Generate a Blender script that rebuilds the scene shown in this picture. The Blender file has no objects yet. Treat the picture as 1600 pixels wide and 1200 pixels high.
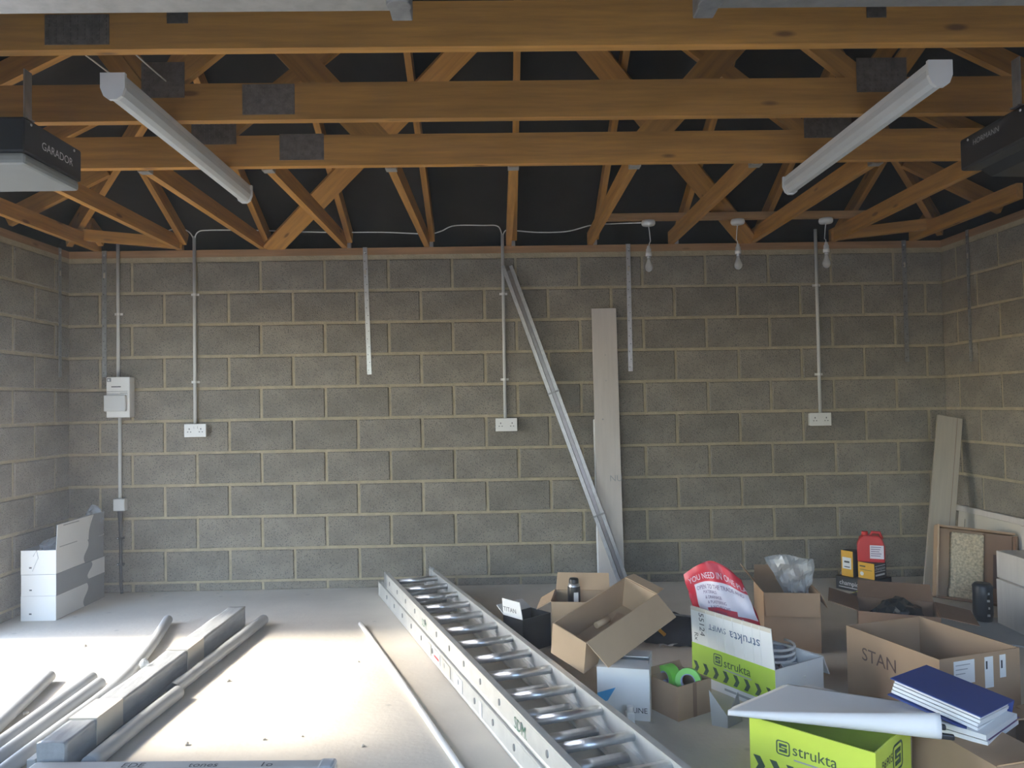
import bpy, bmesh, math, random
from mathutils import Vector, Matrix, Euler
random.seed(7)
scene = bpy.context.scene
COL = scene.collection
PI = math.pi
# ---------------------------------------------------------------- camera
YAW, PITCH, ROLL, CAMZ = .0165, .0266, .0165, 1.263
fw = Vector((math.sin(YAW)*math.cos(PITCH), math.cos(YAW)*math.cos(PITCH), math.sin(PITCH)))
rt = Vector((math.cos(YAW), -math.sin(YAW), 0)); up = rt.cross(fw)
r2 = rt*math.cos(ROLL) - up*math.sin(ROLL); u2 = up*math.cos(ROLL) + rt*math.sin(ROLL)
cd = bpy.data.cameras.new('camera'); cam = bpy.data.objects.new('camera', cd); COL.objects.link(cam)
cd.sensor_width = 36; cd.lens = 27.0; cd.clip_start = .05; cd.clip_end = 200
cam.matrix_world = Matrix(((r2.x, u2.x, -fw.x, 0), (r2.y, u2.y, -fw.y, 0), (r2.z, u2.z, -fw.z, CAMZ), (0, 0, 0, 1)))
scene.camera = cam
# ---------------------------------------------------------------- sky, sun, exposure
SUN_DIR = Vector((.80, -.03, -.62)).normalized()          # the way the light travels
w = bpy.data.worlds.new('sky'); scene.world = w; w.use_nodes = True
wn = w.node_tree.nodes; wl = w.node_tree.links
bg = wn['Background']; sky = wn.new('ShaderNodeTexSky'); sky.sky_type = 'NISHITA'
sky.sun_disc = False; sky.sun_elevation = math.asin(-SUN_DIR.z); sky.sun_rotation = math.atan2(-SUN_DIR.x, -SUN_DIR.y)
sky.altitude = 50; sky.dust_density = 1.0; sky.ozone_density = 1.2
wl.new(sky.outputs[0], bg.inputs[0]); bg.inputs[1].default_value = .85
sd = bpy.data.lights.new('sun', 'SUN'); sd.energy = 4.4; sd.angle = math.radians(7); sd.color = (1, .93, .82)
so = bpy.data.objects.new('sun', sd); COL.objects.link(so)
so.rotation_euler = SUN_DIR.to_track_quat('-Z', 'Y').to_euler(); so.location = (-8, 3, 6)
vs = scene.view_settings; vs.view_transform = 'Standard'; vs.look = 'None'; vs.gamma = 1.0; vs.use_curve_mapping = False
vs.exposure = 1.12
# ---------------------------------------------------------------- room numbers
XL, XR, YB, YF = -3.011, 3.177, 5.422, -.35
XC = (XL + XR)/2; PLZ = 2.385; SL = .5

# ================================================================ helpers
def mat(name, col, rough=.6, metal=0.0, var=.0, scale=8.0, bump=.0, bscale=60.0, stretch=None, col2=None, alpha=1.0, emit=None, spec=.5, rnd=.0, coord='Object'):
    m = bpy.data.materials.new(name); m.use_nodes = True
    nt = m.node_tree; n = nt.nodes; l = nt.links; b = n['Principled BSDF']
    b.inputs['Base Color'].default_value = (*col, 1); b.inputs['Roughness'].default_value = rough; b.inputs['Metallic'].default_value = metal
    b.inputs['Specular IOR Level'].default_value = spec
    if alpha < 1: b.inputs['Alpha'].default_value = alpha
    tc = n.new('ShaderNodeTexCoord'); mp = n.new('ShaderNodeMapping'); l.new(tc.outputs[coord], mp.inputs[0])
    if stretch: mp.inputs['Scale'].default_value = stretch
    cur = None
    if var > 0 or col2:
        nz = n.new('ShaderNodeTexNoise'); nz.inputs['Scale'].default_value = scale; nz.inputs['Detail'].default_value = 5; nz.inputs['Roughness'].default_value = .62
        l.new(mp.outputs[0], nz.inputs['Vector'])
        cr = n.new('ShaderNodeValToRGB'); cr.color_ramp.elements[0].position = .32; cr.color_ramp.elements[1].position = .68
        c2 = col2 or tuple(min(1, c*(1+var)) for c in col); c1 = col if col2 else tuple(c*(1-var) for c in col)
        cr.color_ramp.elements[0].color = (*c1, 1); cr.color_ramp.elements[1].color = (*c2, 1)
        l.new(nz.outputs['Fac'], cr.inputs[0]); cur = cr.outputs[0]
    if rnd > 0:
        oi = n.new('ShaderNodeObjectInfo'); mr = n.new('ShaderNodeMapRange'); mr.inputs['To Min'].default_value = 1-rnd; mr.inputs['To Max'].default_value = 1+rnd
        l.new(oi.outputs['Random'], mr.inputs[0])
        mx = n.new('ShaderNodeMix'); mx.data_type = 'RGBA'; mx.blend_type = 'MULTIPLY'; mx.inputs[0].default_value = 1
        if cur: l.new(cur, mx.inputs[6])
        else: mx.inputs[6].default_value = (*col, 1)
        l.new(mr.outputs[0], mx.inputs[7]); cur = mx.outputs[2]
    if cur: l.new(cur, b.inputs['Base Color'])
    if bump > 0:
        nb = n.new('ShaderNodeTexNoise'); nb.inputs['Scale'].default_value = bscale; nb.inputs['Detail'].default_value = 4
        l.new(mp.outputs[0], nb.inputs['Vector'])
        bp = n.new('ShaderNodeBump'); bp.inputs['Strength'].default_value = bump; bp.inputs['Distance'].default_value = .01
        l.new(nb.outputs['Fac'], bp.inputs['Height']); l.new(bp.outputs[0], b.inputs['Normal'])
    if emit: b.inputs['Emission Color'].default_value = (*col, 1); b.inputs['Emission Strength'].default_value = emit
    return m

def mix_spots(m, colour, scale, thr, stretch=None, soft=.05, vec='Object', amount=1.0, rnd=True):
    """adds voronoi spots (knots, pits) of another colour to a material"""
    nt = m.node_tree; n = nt.nodes; l = nt.links; b = n['Principled BSDF']
    tc = n.new('ShaderNodeTexCoord'); mp = n.new('ShaderNodeMapping'); l.new(tc.outputs[vec], mp.inputs[0])
    if stretch: mp.inputs['Scale'].default_value = stretch
    if rnd:
        oi = n.new('ShaderNodeObjectInfo'); ml = n.new('ShaderNodeMath'); ml.operation = 'MULTIPLY'; ml.inputs[1].default_value = 37
        l.new(oi.outputs['Random'], ml.inputs[0]); l.new(ml.outputs[0], mp.inputs['Location'])
    v = n.new('ShaderNodeTexVoronoi'); v.inputs['Scale'].default_value = scale; l.new(mp.outputs[0], v.inputs['Vector'])
    mr = n.new('ShaderNodeMapRange'); mr.inputs['From Min'].default_value = thr+soft; mr.inputs['From Max'].default_value = thr
    mr.inputs['To Max'].default_value = amount
    l.new(v.outputs['Distance'], mr.inputs[0])
    mx = n.new('ShaderNodeMix'); mx.data_type = 'RGBA'; l.new(mr.outputs[0], mx.inputs[0])
    src = b.inputs['Base Color'].links[0].from_socket if b.inputs['Base Color'].links else None
    if src: l.new(src, mx.inputs[6])
    else: mx.inputs[6].default_value = b.inputs['Base Color'].default_value
    mx.inputs[7].default_value = (*colour, 1); l.new(mx.outputs[2], b.inputs['Base Color'])
    return m

class MB:
    def __init__(s): s.v = []; s.f = []; s.mi = []
    def add(s, vs, fs, mi=0):
        o = len(s.v); s.v += [tuple(p) for p in vs]; s.f += [tuple(i+o for i in f) for f in fs]; s.mi += [mi]*len(fs); return s
    def box(s, x0, x1, y0, y1, z0, z1, mi=0, M=None):
        vs = [Vector((x, y, z)) for z in (z0, z1) for y in (y0, y1) for x in (x0, x1)]
        if M: vs = [M @ p for p in vs]
        return s.add(vs, [(0, 2, 3, 1), (4, 5, 7, 6), (0, 1, 5, 4), (2, 6, 7, 3), (0, 4, 6, 2), (1, 3, 7, 5)], mi)
    def tube(s, pts, r, n=10, mi=0, cap=True, radii=None):
        pts = [Vector(p) for p in pts]; o = len(s.v); prev = None
        for i, p in enumerate(pts):
            t = (pts[min(i+1, len(pts)-1)] - pts[max(i-1, 0)]).normalized()
            a = prev - t*prev.dot(t) if prev is not None else t.orthogonal()
            a.normalize(); prev = a; b = t.cross(a); rr = radii[i] if radii else r
            s.v += [tuple(p + a*rr*math.cos(2*PI*k/n) + b*rr*math.sin(2*PI*k/n)) for k in range(n)]
        m = len(pts)
        for i in range(m-1):
            for k in range(n):
                s.f.append((o+i*n+k, o+i*n+(k+1) % n, o+(i+1)*n+(k+1) % n, o+(i+1)*n+k)); s.mi.append(mi)
        if cap:
            s.f.append(tuple(o+k for k in reversed(range(n)))); s.mi.append(mi)
            s.f.append(tuple(o+(m-1)*n+k for k in range(n))); s.mi.append(mi)
        return s
    def lathe(s, prof, n=20, mi=0, c=(0, 0, 0)):
        o = len(s.v); m = len(prof)
        for r, z in prof: s.v += [(c[0]+r*math.cos(2*PI*k/n), c[1]+r*math.sin(2*PI*k/n), c[2]+z) for k in range(n)]
        for i in range(m-1):
            for k in range(n):
                s.f.append((o+i*n+k, o+i*n+(k+1) % n, o+(i+1)*n+(k+1) % n, o+(i+1)*n+k)); s.mi.append(mi)
        return s
    def prism(s, poly, z0, z1, mi=0, M=None):
        n = len(poly); vs = [Vector((x, y, z0)) for x, y in poly] + [Vector((x, y, z1)) for x, y in poly]
        if M: vs = [M @ p for p in vs]
        return s.add(vs, [tuple(reversed(range(n))), tuple(range(n, 2*n))] + [(i, (i+1) % n, n+(i+1) % n, n+i) for i in range(n)], mi)
    def grid(s, fn, nu, nv, mi=0, mfn=None):
        o = len(s.v)
        for i in range(nu+1):
            for j in range(nv+1): s.v.append(tuple(fn(i/nu, j/nv)))
        for i in range(nu):
            for j in range(nv):
                a = o+i*(nv+1)+j; s.f.append((a, a+nv+1, a+nv+2, a+1)); s.mi.append(mfn((i+.5)/nu, (j+.5)/nv) if mfn else mi)
        return s
    def mesh(s, name, smooth=False):
        me = bpy.data.meshes.new(name); me.from_pydata(s.v, [], s.f)
        me.polygons.foreach_set('material_index', s.mi)
        if smooth: me.polygons.foreach_set('use_smooth', [len(f) <= 4 for f in s.f])
        me.update(); return me
    def build(s, name, m, parent=None, smooth=False, bevel=0, solid=0, M=None):
        me = s.mesh(name, smooth)
        for q in (m if isinstance(m, (list, tuple)) else [m]): me.materials.append(q)
        o = bpy.data.objects.new(name, me); COL.objects.link(o)
        if parent: o.parent = parent
        if M is not None: o.matrix_basis = M
        if bevel:
            bm = bmesh.new(); bm.from_mesh(me)
            bmesh.ops.bevel(bm, geom=[e for e in bm.edges if len(e.link_faces) == 2 and e.calc_face_angle(0) > .5], offset=bevel, segments=2, profile=.5, affect='EDGES', clamp_overlap=True)
            bm.to_mesh(me); bm.free()
        if solid:
            md = o.modifiers.new('thickness', 'SOLIDIFY'); md.thickness = solid; md.offset = 0
        return o

def tag(o, label, cat, group=None, kind=None):
    o['label'] = label; o['category'] = cat
    if group: o['group'] = group
    if kind: o['kind'] = kind
    return o
def thing(name, label, cat, loc=(0, 0, 0), rot=(0, 0, 0), group=None, kind=None):
    o = bpy.data.objects.new(name, None); COL.objects.link(o); o.empty_display_size = .05
    o.location = loc; o.rotation_euler = rot
    return tag(o, label, cat, group, kind)
def frame(o, x, y):
    """matrix with origin o, local x along x, local y near y, z the normal"""
    x = Vector(x).normalized(); z = x.cross(Vector(y)).normalized(); y = z.cross(x)
    return Matrix(((x.x, y.x, z.x, o[0]), (x.y, y.y, z.y, o[1]), (x.z, y.z, z.z, o[2]), (0, 0, 0, 1)))
def beam_on(p0, p1, wid, hei, m, name, parent, upv=(0, 0, 1), shift=(0, 0)):
    """timber from p0 to p1, its own object so the grain runs along local X; the line is the middle of the BOTTOM face"""
    p0 = Vector(p0); p1 = Vector(p1); L = (p1-p0).length; x = (p1-p0)/L
    y = Vector(upv).cross(x).normalized()
    M = frame((p0+p1)/2, x, y)
    b = MB().box(-L/2, L/2, -wid/2+shift[0], wid/2+shift[0], shift[1], hei+shift[1])
    return b.build(name, m, parent, M=M)
_txt = {}
def text_mesh(s, size):
    key = (s, size)
    if key not in _txt:
        c = bpy.data.curves.new('lettering', 'FONT'); c.body = s; c.size = size; c.extrude = 0; c.resolution_u = 3; c.align_x = 'LEFT'
        o = bpy.data.objects.new('lettering', c); COL.objects.link(o)
        dg = bpy.context.evaluated_depsgraph_get(); dg.update()
        me = bpy.data.meshes.new_from_object(o.evaluated_get(dg)); _txt[key] = [tuple(v.co) for v in me.vertices], [tuple(p.vertices) for p in me.polygons]
        bpy.data.objects.remove(o); bpy.data.curves.remove(c); bpy.data.meshes.remove(me)
    return _txt[key]
def text(s, size, m, parent, o, x, y, name='lettering', sx=1.0):
    v, f = text_mesh(s, size); b = MB()
    b.add([(p[0]*sx, p[1], 0) for p in v], f)
    return b.build(name, m, parent, M=frame(o, x, y))

def bar(ln, h, m, parent, o, x, y):
    """a line of print too small to read"""
    return MB().add([(0, 0, 0), (ln, 0, 0), (ln, h, 0), (0, h, 0)], [(0, 1, 2, 3)]).build('print_line', m, parent, M=frame(o, x, y))

# ================================================================ materials
M = {}
M['block'] = mat('dense_concrete_block', (.275, .246, .198), .95, var=.2, scale=5, bump=.7, bscale=150, rnd=.10, spec=.15)
mix_spots(M['block'], (.09, .088, .08), 75, .2, soft=.12, amount=.8)
mix_spots(M['block'], (.40, .39, .36), 48, .1, soft=.10, amount=.5)
M['mortar'] = mat('sandy_mortar', (.44, .375, .25), .95, var=.15, scale=14, bump=.5, bscale=90, spec=.1)
M['floor'] = mat('dusty_concrete', (.64, .585, .495), .9, var=.10, scale=1.6, bump=.15, bscale=45, spec=.2)
mix_spots(M['floor'], (.36, .34, .30), 6, .05, soft=.06, amount=.5, rnd=False)
M['outside'] = mat('grey_tarmac_drive', (.22, .215, .21), .95, var=.1, scale=3)
WOODS = (18, 1.6, 1.6)
def wood(name, c, k=(.16, .07, .025), knots=True):
    m = mat(name, c, .62, var=.22, scale=2.4, stretch=(.9, 14, 14), bump=.08, bscale=5, rnd=.12, spec=.25)
    if knots: mix_spots(m, k, 1.0, .065, stretch=(2.6, 9, 9), soft=.06, amount=.85)
    return m
M['wood'] = wood('orange_treated_timber', (.50, .245, .06))
M['wood2'] = wood('pale_timber_batten', (.50, .29, .13))
M['plate'] = wood('wall_plate_timber', (.34, .19, .09))
M['brick'] = mat('brown_brickwork', (.20, .13, .10), .9, var=.25, scale=6)
M['felt'] = mat('black_roofing_felt', (.035, .03, .026), .95, var=.25, scale=3, spec=.1)
M['galv'] = mat('galvanised_steel', (.62, .63, .63), .38, .9, var=.12, scale=25)
M['galvmid'] = mat('weathered_galvanised_steel', (.45, .45, .44), .42, .8, var=.12, scale=25)
M['galvdull'] = mat('dull_galvanised_steel', (.34, .34, .34), .5, .75, var=.2, scale=25)
M['chan'] = mat('shiny_dark_steel', (.42, .43, .45), .28, .95, var=.1, scale=20)
M['nail'] = mat('nail_plate_steel', (.24, .195, .16), .6, .55, var=.25, scale=40)
M['alu'] = mat('ladder_aluminium', (.74, .75, .76), .42, .85, var=.06, scale=12)
M['aluweb'] = mat('ladder_rail_aluminium', (.70, .69, .65), .5, .6, var=.08, scale=12)
M['white'] = mat('white_plastic', (.82, .81, .77), .4, var=.02)
M['white2'] = mat('grey_white_plastic', (.66, .66, .63), .45, var=.03)
M['dark'] = mat('dark_slots', (.02, .02, .02), .6, var=.1)
M['black'] = mat('black_plastic', (.018, .018, .02), .38, var=.2)
M['greyplast'] = mat('grey_plastic', (.30, .31, .29), .5, var=.05)
M['pipe'] = mat('pale_grey_pipe', (.36, .37, .37), .5, var=.05)
M['wrap'] = mat('plastic_wrapped_pack', (.38, .39, .39), .25, var=.10, scale=10, bump=.25, bscale=14, stretch=(1, 4, 4))
M['label'] = mat('cream_paper_label', (.60, .55, .46), .8, var=.03)
M['paper'] = mat('white_paper', (.80, .80, .79), .8, var=.03, scale=3)
M['card'] = mat('brown_cardboard', (.40, .27, .17), .85, var=.08, scale=3, rnd=.08, spec=.2)
M['card2'] = mat('light_brown_cardboard', (.50, .36, .23), .85, var=.08, scale=3, spec=.2)
M['carddark'] = mat('dark_brown_cardboard', (.25, .155, .10), .85, var=.12, scale=3, spec=.2)
M['cardwhite'] = mat('white_cardboard', (.74, .74, .72), .7, var=.04, scale=4)
M['cardgrey'] = mat('grey_printed_cardboard', (.24, .25, .26), .6, var=.05)
M['lime'] = mat('lime_green_print', (.42, .60, .06), .55, var=.05, scale=4)
M['limey'] = mat('yellow_lime_print', (.58, .70, .07), .55, var=.05, scale=4)
M['ink'] = mat('dark_green_ink', (.05, .09, .05), .6, var=.1)
M['blueink'] = mat('dark_blue_ink', (.03, .08, .17), .6, var=.1)
M['pen'] = mat('black_marker_ink', (.03, .03, .035), .6, var=.1)
M['brownink'] = mat('brown_print_ink', (.09, .05, .04), .8, var=.1)
M['greyink'] = mat('grey_print_ink', (.35, .36, .36), .7, var=.1)
M['greenink'] = mat('green_marker_ink', (.10, .22, .14), .6, var=.1)
M['skyblue'] = mat('sky_blue_print', (.05, .33, .62), .5, var=.03)
M['green'] = mat('green_tape', (.20, .62, .07), .45, var=.05)
M['lilac'] = mat('tape_core', (.40, .42, .55), .7, var=.05)
M['red'] = mat('red_bag_film', (.62, .035, .06), .4, var=.08, scale=10)
M['redcan'] = mat('red_canister_plastic', (.58, .03, .03), .38, var=.05)
M['bagwhite'] = mat('white_bag_film', (.74, .70, .76), .4, var=.05, scale=10)
M['yellow'] = mat('amber_yellow_print', (.78, .42, .02), .5, var=.03)
M['blue'] = mat('blue_binder_board', (.035, .07, .28), .45, var=.08, scale=6)
M['purple'] = mat('purple_folder', (.16, .09, .20), .6, var=.08)
M['clear'] = mat('clear_polythene', (.75, .78, .78), .15, var=.05, alpha=.38)
M['clear2'] = mat('cloudy_polythene', (.55, .60, .66), .2, var=.15, alpha=.5)
M['glass'] = mat('bulb_glass', (.85, .85, .82), .05, var=.01, alpha=.32)
M['foam'] = mat('mottled_foam', (.50, .42, .29), .95, var=.4, scale=70, bump=.6, bscale=70)
M['boardw'] = mat('whitewashed_board', (.60, .55, .50), .7, var=.06, scale=3, stretch=(12, 12, 1))
M['boardb'] = mat('beige_laminate_board', (.42, .37, .29), .6, var=.10, scale=3, stretch=(12, 12, 1))
M['blackbag'] = mat('black_bin_liner', (.015, .017, .02), .25, var=.2)
M['cloth'] = mat('black_fabric', (.03, .032, .04), .8, var=.3, scale=10)

# ================================================================ the setting
def wall(name, label, o, xd, L, nrm, phase, openings=(), ext=0):
    """block wall: o = inner bottom corner, xd along it, nrm into the room; blocks are children"""
    xd = Vector(xd); nrm = Vector(nrm); Mx = frame(o, xd, (0, 0, 1))           # local x along, y up, z = normal
    zs = 1 if (Mx.to_3x3() @ Vector((0, 0, 1))).dot(nrm) > 0 else -1
    b = MB()
    cuts = sorted(openings); x = -ext
    for (a, c, h0, h1) in cuts:
        b.box(x, a, 0, 2.335, *sorted((-.004*zs, -.115*zs)))
        if h1 < 2.335: b.box(a, c, h1, 2.335, *sorted((-.004*zs, -.115*zs)))
        if h0 > 0: b.box(a, c, 0, h0, *sorted((-.004*zs, -.115*zs)))
        x = c
    b.box(x, L+ext, 0, 2.335, *sorted((-.004*zs, -.115*zs)))
    b.box(0, L, 2.308, 2.336, *sorted((.002*zs, -.02*zs)))
    root = b.build(name, M['mortar'], M=Mx); tag(root, label, 'wall', kind='structure')
    cache = {}
    def block(x0, x1, z0, z1):
        wd, hh = x1-x0, z1-z0
        key = (round(wd, 3), round(hh, 3), random.randrange(3))
        if key not in cache:
            e = .006; bb = MB(); j = lambda: random.uniform(-.0022, .0022)
            vs = [(-wd/2+j(), -hh/2+j(), 0), (wd/2+j(), -hh/2+j(), 0), (wd/2+j(), hh/2+j(), 0), (-wd/2+j(), hh/2+j(), 0)]
            bk = [(px, py, -.10*zs) for px, py, _ in vs]
            fr = [(px*(1-2*e/wd), py*(1-2*e/hh), .0045*zs) for px, py, _ in vs]
            bb.add(bk+vs+fr, [(8, 9, 10, 11)] + [(4+i, 4+(i+1) % 4, 8+(i+1) % 4, 8+i) for i in range(4)] + [(i, (i+1) % 4, 4+(i+1) % 4, 4+i) for i in range(4)])
            me = bb.mesh('block'); me.materials.append(M['block']); cache[key] = me
        ob = bpy.data.objects.new('block', cache[key]); COL.objects.link(ob); ob.parent = root
        ob.location = ((x0+x1)/2, (z0+z1)/2, random.uniform(-.0015, .0015))
    J = .019
    rows = [(.0, .06-J/2+.002)] + [(.06+.225*k+J/2, .06+.225*(k+1)-J/2) for k in range(10)]
    for k, (z0, z1) in enumerate(rows):
        p = phase + (.225 if k % 2 else 0)
        nst = math.floor((0-p)/.45); x = p + nst*.45
        while x < L:
            a, c = max(x+J/2, .0), min(x+.45-J/2, L)
            x += .45
            if c-a < .03: continue
            hit = False
            for (oa, oc, h0, h1) in openings:
                if z1 > h0+.02 and z0 < h1-.02 and c > oa and a < oc:
                    hit = True
                    if a < oa-.04: block(a, oa, z0, z1)
                    if c > oc+.04: block(oc, c, z0, z1)
            if not hit: block(a, c, z0, z1)
    return root
wall('wall_back', 'grey concrete block wall at the back with pale mortar joints', (XL, YB, 0), (1, 0, 0), XR-XL, (0, -1, 0), (.129-XL) % .45, ext=.12)
wall('wall_left', 'grey concrete block wall along the left side', (XL, YF, 0), (0, 1, 0), YB-YF, (1, 0, 0), (YB-YF-.17) % .45, openings=[(2.90-YF, 4.42-YF, 0, 2.06)])
wall('wall_right', 'grey concrete block wall along the dark right side', (XR, YF, 0), (0, 1, 0), YB-YF, (-1, 0, 0), (YB-YF-.17) % .45)
b = MB()
DO = [(-2.72, -.30), (.50, 2.92)]                                              # garage door openings
x = XL-.1
for a, c in DO: b.box(x, a, YF-.1, YF, 0, 2.335); b.box(a, c, YF-.1, YF, 2.12, 2.335); x = c
b.box(x, XR+.1, YF-.1, YF, 0, 2.335)
tag(b.build('wall_front', M['mortar']), 'front wall with two garage door openings behind the camera', 'wall', kind='structure')
tag(MB().box(XL-.1, XR+.1, YF-.1, YB+.12, -.12, 0).build('floor', M['floor']), 'pale dusty concrete floor slab', 'floor', kind='structure')
b = MB(); b.box(-30, XL-.1, -25, 25, -.14, -.02); b.box(XR+.1, 30, -25, 25, -.14, -.02); b.box(XL-.1, XR+.1, -25, YF-.1, -.14, -.02); b.box(XL-.1, XR+.1, YB+.12, 25, -.14, -.02)
tag(b.build('ground', M['outside']), 'grey tarmac drive and ground outside the garage', 'ground', kind='structure')
tag(MB().box(-1.5, 15, -15, -12, -.02, 4.6).build('wall_added_shade', M['brick']), 'unseen brick house wall added across the drive to shade the back wall', 'wall', kind='structure')  # unseen wall, added to block the low sky and darken the back wall
# roof: hip at the back, gable at the front
FZ = 2.42+.125; E_ = .25
x0, x1, y1, y0 = XL-E_, XR+E_, YB+E_, YF-.3
ez = FZ-SL*E_; hw = (x1-x0)/2; rz = ez+SL*hw; xm = (x0+x1)/2
vs = [(x0, y0, ez), (x1, y0, ez), (x1, y1, ez), (x0, y1, ez), (xm, y0, rz), (xm, y1-hw, rz), (x0, y0, 2.25), (x1, y0, 2.25), (x1, y1, 2.25), (x0, y1, 2.25),
      (XL-.1, YF-.1, 2.25), (XR+.1, YF-.1, 2.25), (XR+.1, YB+.11, 2.25), (XL-.1, YB+.11, 2.25)]
fs = [(0, 4, 5, 3), (1, 2, 5, 4), (2, 3, 5), (0, 1, 4), (3, 2, 8, 9), (0, 3, 9, 6), (2, 1, 7, 8), (1, 0, 6, 7), (6, 9, 13, 10), (9, 8, 12, 13), (8, 7, 11, 12), (7, 6, 10, 11)]
tag(MB().add(vs, fs).build('ceiling', M['felt']), 'black roofing felt under the hipped roof', 'roof', kind='structure')
def tplate(name, label, p0, p1):
    o = beam_on(p0, p1, .1, .05, M['plate'], name, None); return tag(o, label, 'wall plate', kind='structure')
tplate('trim_1', 'timber wall plate along the top of the back wall', (XL-.05, YB+.045, 2.336), (XR+.05, YB+.045, 2.336))
tplate('trim_2', 'timber wall plate along the top of the left wall', (XL-.045, YF, 2.336), (XL-.045, YB-.006, 2.336))
tplate('trim_3', 'timber wall plate along the top of the right wall', (XR+.045, YF, 2.336), (XR+.045, YB-.006, 2.336))
# side door frame in the left wall
b = MB(); b.box(XL-.11, XL-.02, 2.90, 2.95, 0, 2.06); b.box(XL-.11, XL-.02, 4.37, 4.42, 0, 2.06); b.box(XL-.11, XL-.02, 2.95, 4.37, 2.01, 2.06)
tag(b.build('door_3', M['white']), 'white frame of the open side door in the left wall', 'door', kind='structure')
# retracted up-and-over doors
def up_door(name, label, xa, xb, inner):
    zt = 2.255; ye = 1.80
    root = MB().box(xa+.03, xb-.03, YF+.05, ye-.06, zt-.012, zt+.02).build(name, M['galvdull']); tag(root, label, 'garage door', kind='structure')
    MB().box(xa, xb, ye-.055, ye, zt-.02, zt+.045).build('door_edge', M['galvdull'], root, bevel=.004); MB().box(xa, xb, ye-.05, ye+.020, zt-.046, zt-.021).build('top_rail', M['galvmid'], root, bevel=.004)
    for k in range(7): MB().box(xa+.1+k*(xb-xa-.2)/6-.01, xa+.1+k*(xb-xa-.2)/6+.01, YF+.1, ye-.07, zt-.03, zt-.012).build('stiffener', M['galvdull'], root)
    for k in range(8):
        xx = xa+.15+k*(xb-xa-.3)/7; MB().lathe([(0, -.001), (.006, -.001), (.006, .0015), (0, .0015)], 8).build('rivet', M['dark'], root, M=Matrix.Translation((xx, ye+.0205, zt-.033)) @ Matrix.Rotation(-PI/2, 4, 'X'))
    s = 1 if inner == xb else -1; xs = inner
    q = MB(); q.box(min(xs, xs+s*.05), max(xs, xs+s*.05), ye-.09, ye+.04, zt-.06, zt+.06); q.tube([(xs+s*.025, ye-.03, zt-.062), (xs+s*.025, ye-.03, zt+.08)], .03, 12)
    q.build('corner_bracket', M['galvdull'], root, bevel=.003)
    MB().box(min(xs+s*.05, xs+s*.105), max(xs+s*.05, xs+s*.105), ye-.5, ye+.005, zt-.015, zt+.05).build('lift_arm', M['galv'], root, bevel=.003)
    return root
up_door('door_1', 'galvanised up-and-over garage door slid open overhead on the left', -2.70, -.245, -.245)
up_door('door_2', 'galvanised up-and-over garage door slid open overhead on the right', .535, 2.90, .535)

# ================================================================ roof timbers
def nail_plate(parent, xa, xb, za, zb, y):
    b = MB(); b.box(xa, xb, y-.0022, y, za, zb)
    nx = 9
    for i in range(nx):
        xx = xa+(i+.5)*(xb-xa)/nx
        for j in range(7):
            zz = za+(j+.5)*(zb-za)/7; b.box(xx-.004, xx+.004, y-.0045, y-.002, zz-.005, zz+.003)
    return b.build('nail_plate', M['nail'], parent)
ORD = ['first', 'second', 'third', 'fourth', 'fifth', 'sixth', 'seventh', 'eighth', 'ninth', 'tenth', 'eleventh']
TR = [(2.385, 'nearest roof truss, its chord just behind the overhead doors'), (2.985, 'middle roof truss crossing under the two strip lights'), (3.565, 'farthest full roof truss carrying the hip timbers')]
for i, (ty, lab) in enumerate(TR):
    t = thing('roof_truss', lab, 'roof truss', (0, 0, 0), group='roof trusses'); yc = ty+.02
    beam_on((XL+.01, yc, 2.39), (XR-.01, yc, 2.39), .04, .145, M['wood'], 'bottom_chord', t)
    zt = min(2.44+SL*(5.4-ty), 2.42+SL*(XR-XC)-.02)
    run = (zt-2.42)/SL
    for s in (-1, 1):
        e = XL if s < 0 else XR
        beam_on((e, yc, 2.43), (e-s*run, yc, zt), .04, .10, M['wood'], 'top_chord', t)
        for (xa, za, xb, zb, wd) in [(1.45, 2.47, .42, min(3.3, zt), .075), (1.45, 2.47, 1.86, 3.02, .075)] + ([(.60, 2.46, 1.16, 3.08, .13)] if i == 2 else []):
            beam_on((XC+s*xa, yc+(.002 if xb < 1.5 else -.001), za), (XC+s*xb, yc, zb), .036, wd, M['wood'], 'web', t, upv=(s, 0, .3), shift=(0, -wd/2))
    if run < 3.0: beam_on((XC-(XR-XC-run)-.05, yc, zt), (XC+(XR-XC-run)+.05, yc, zt), .04, .10, M['wood'], 'collar', t)
    for (xa, xb, za, zb) in [[(-1.397, -1.198, 2.405, 2.50), (-1.018, -.954, 2.47, 2.52), (1.183, 1.244, 2.47, 2.52)],
                             [(-1.376, -1.209, 2.48, 2.62), (-.985, -.782, 2.41, 2.53), (1.433, 1.633, 2.475, 2.612)],
                             [(-1.413, -1.206, 2.495, 2.60), (-1.006, -.80, 2.417, 2.54), (1.455, 1.681, 2.495, 2.60)]][i]:
        nail_plate(t, xa, xb, za, zb, ty-.0005)
GY = 3.565+.04
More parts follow.
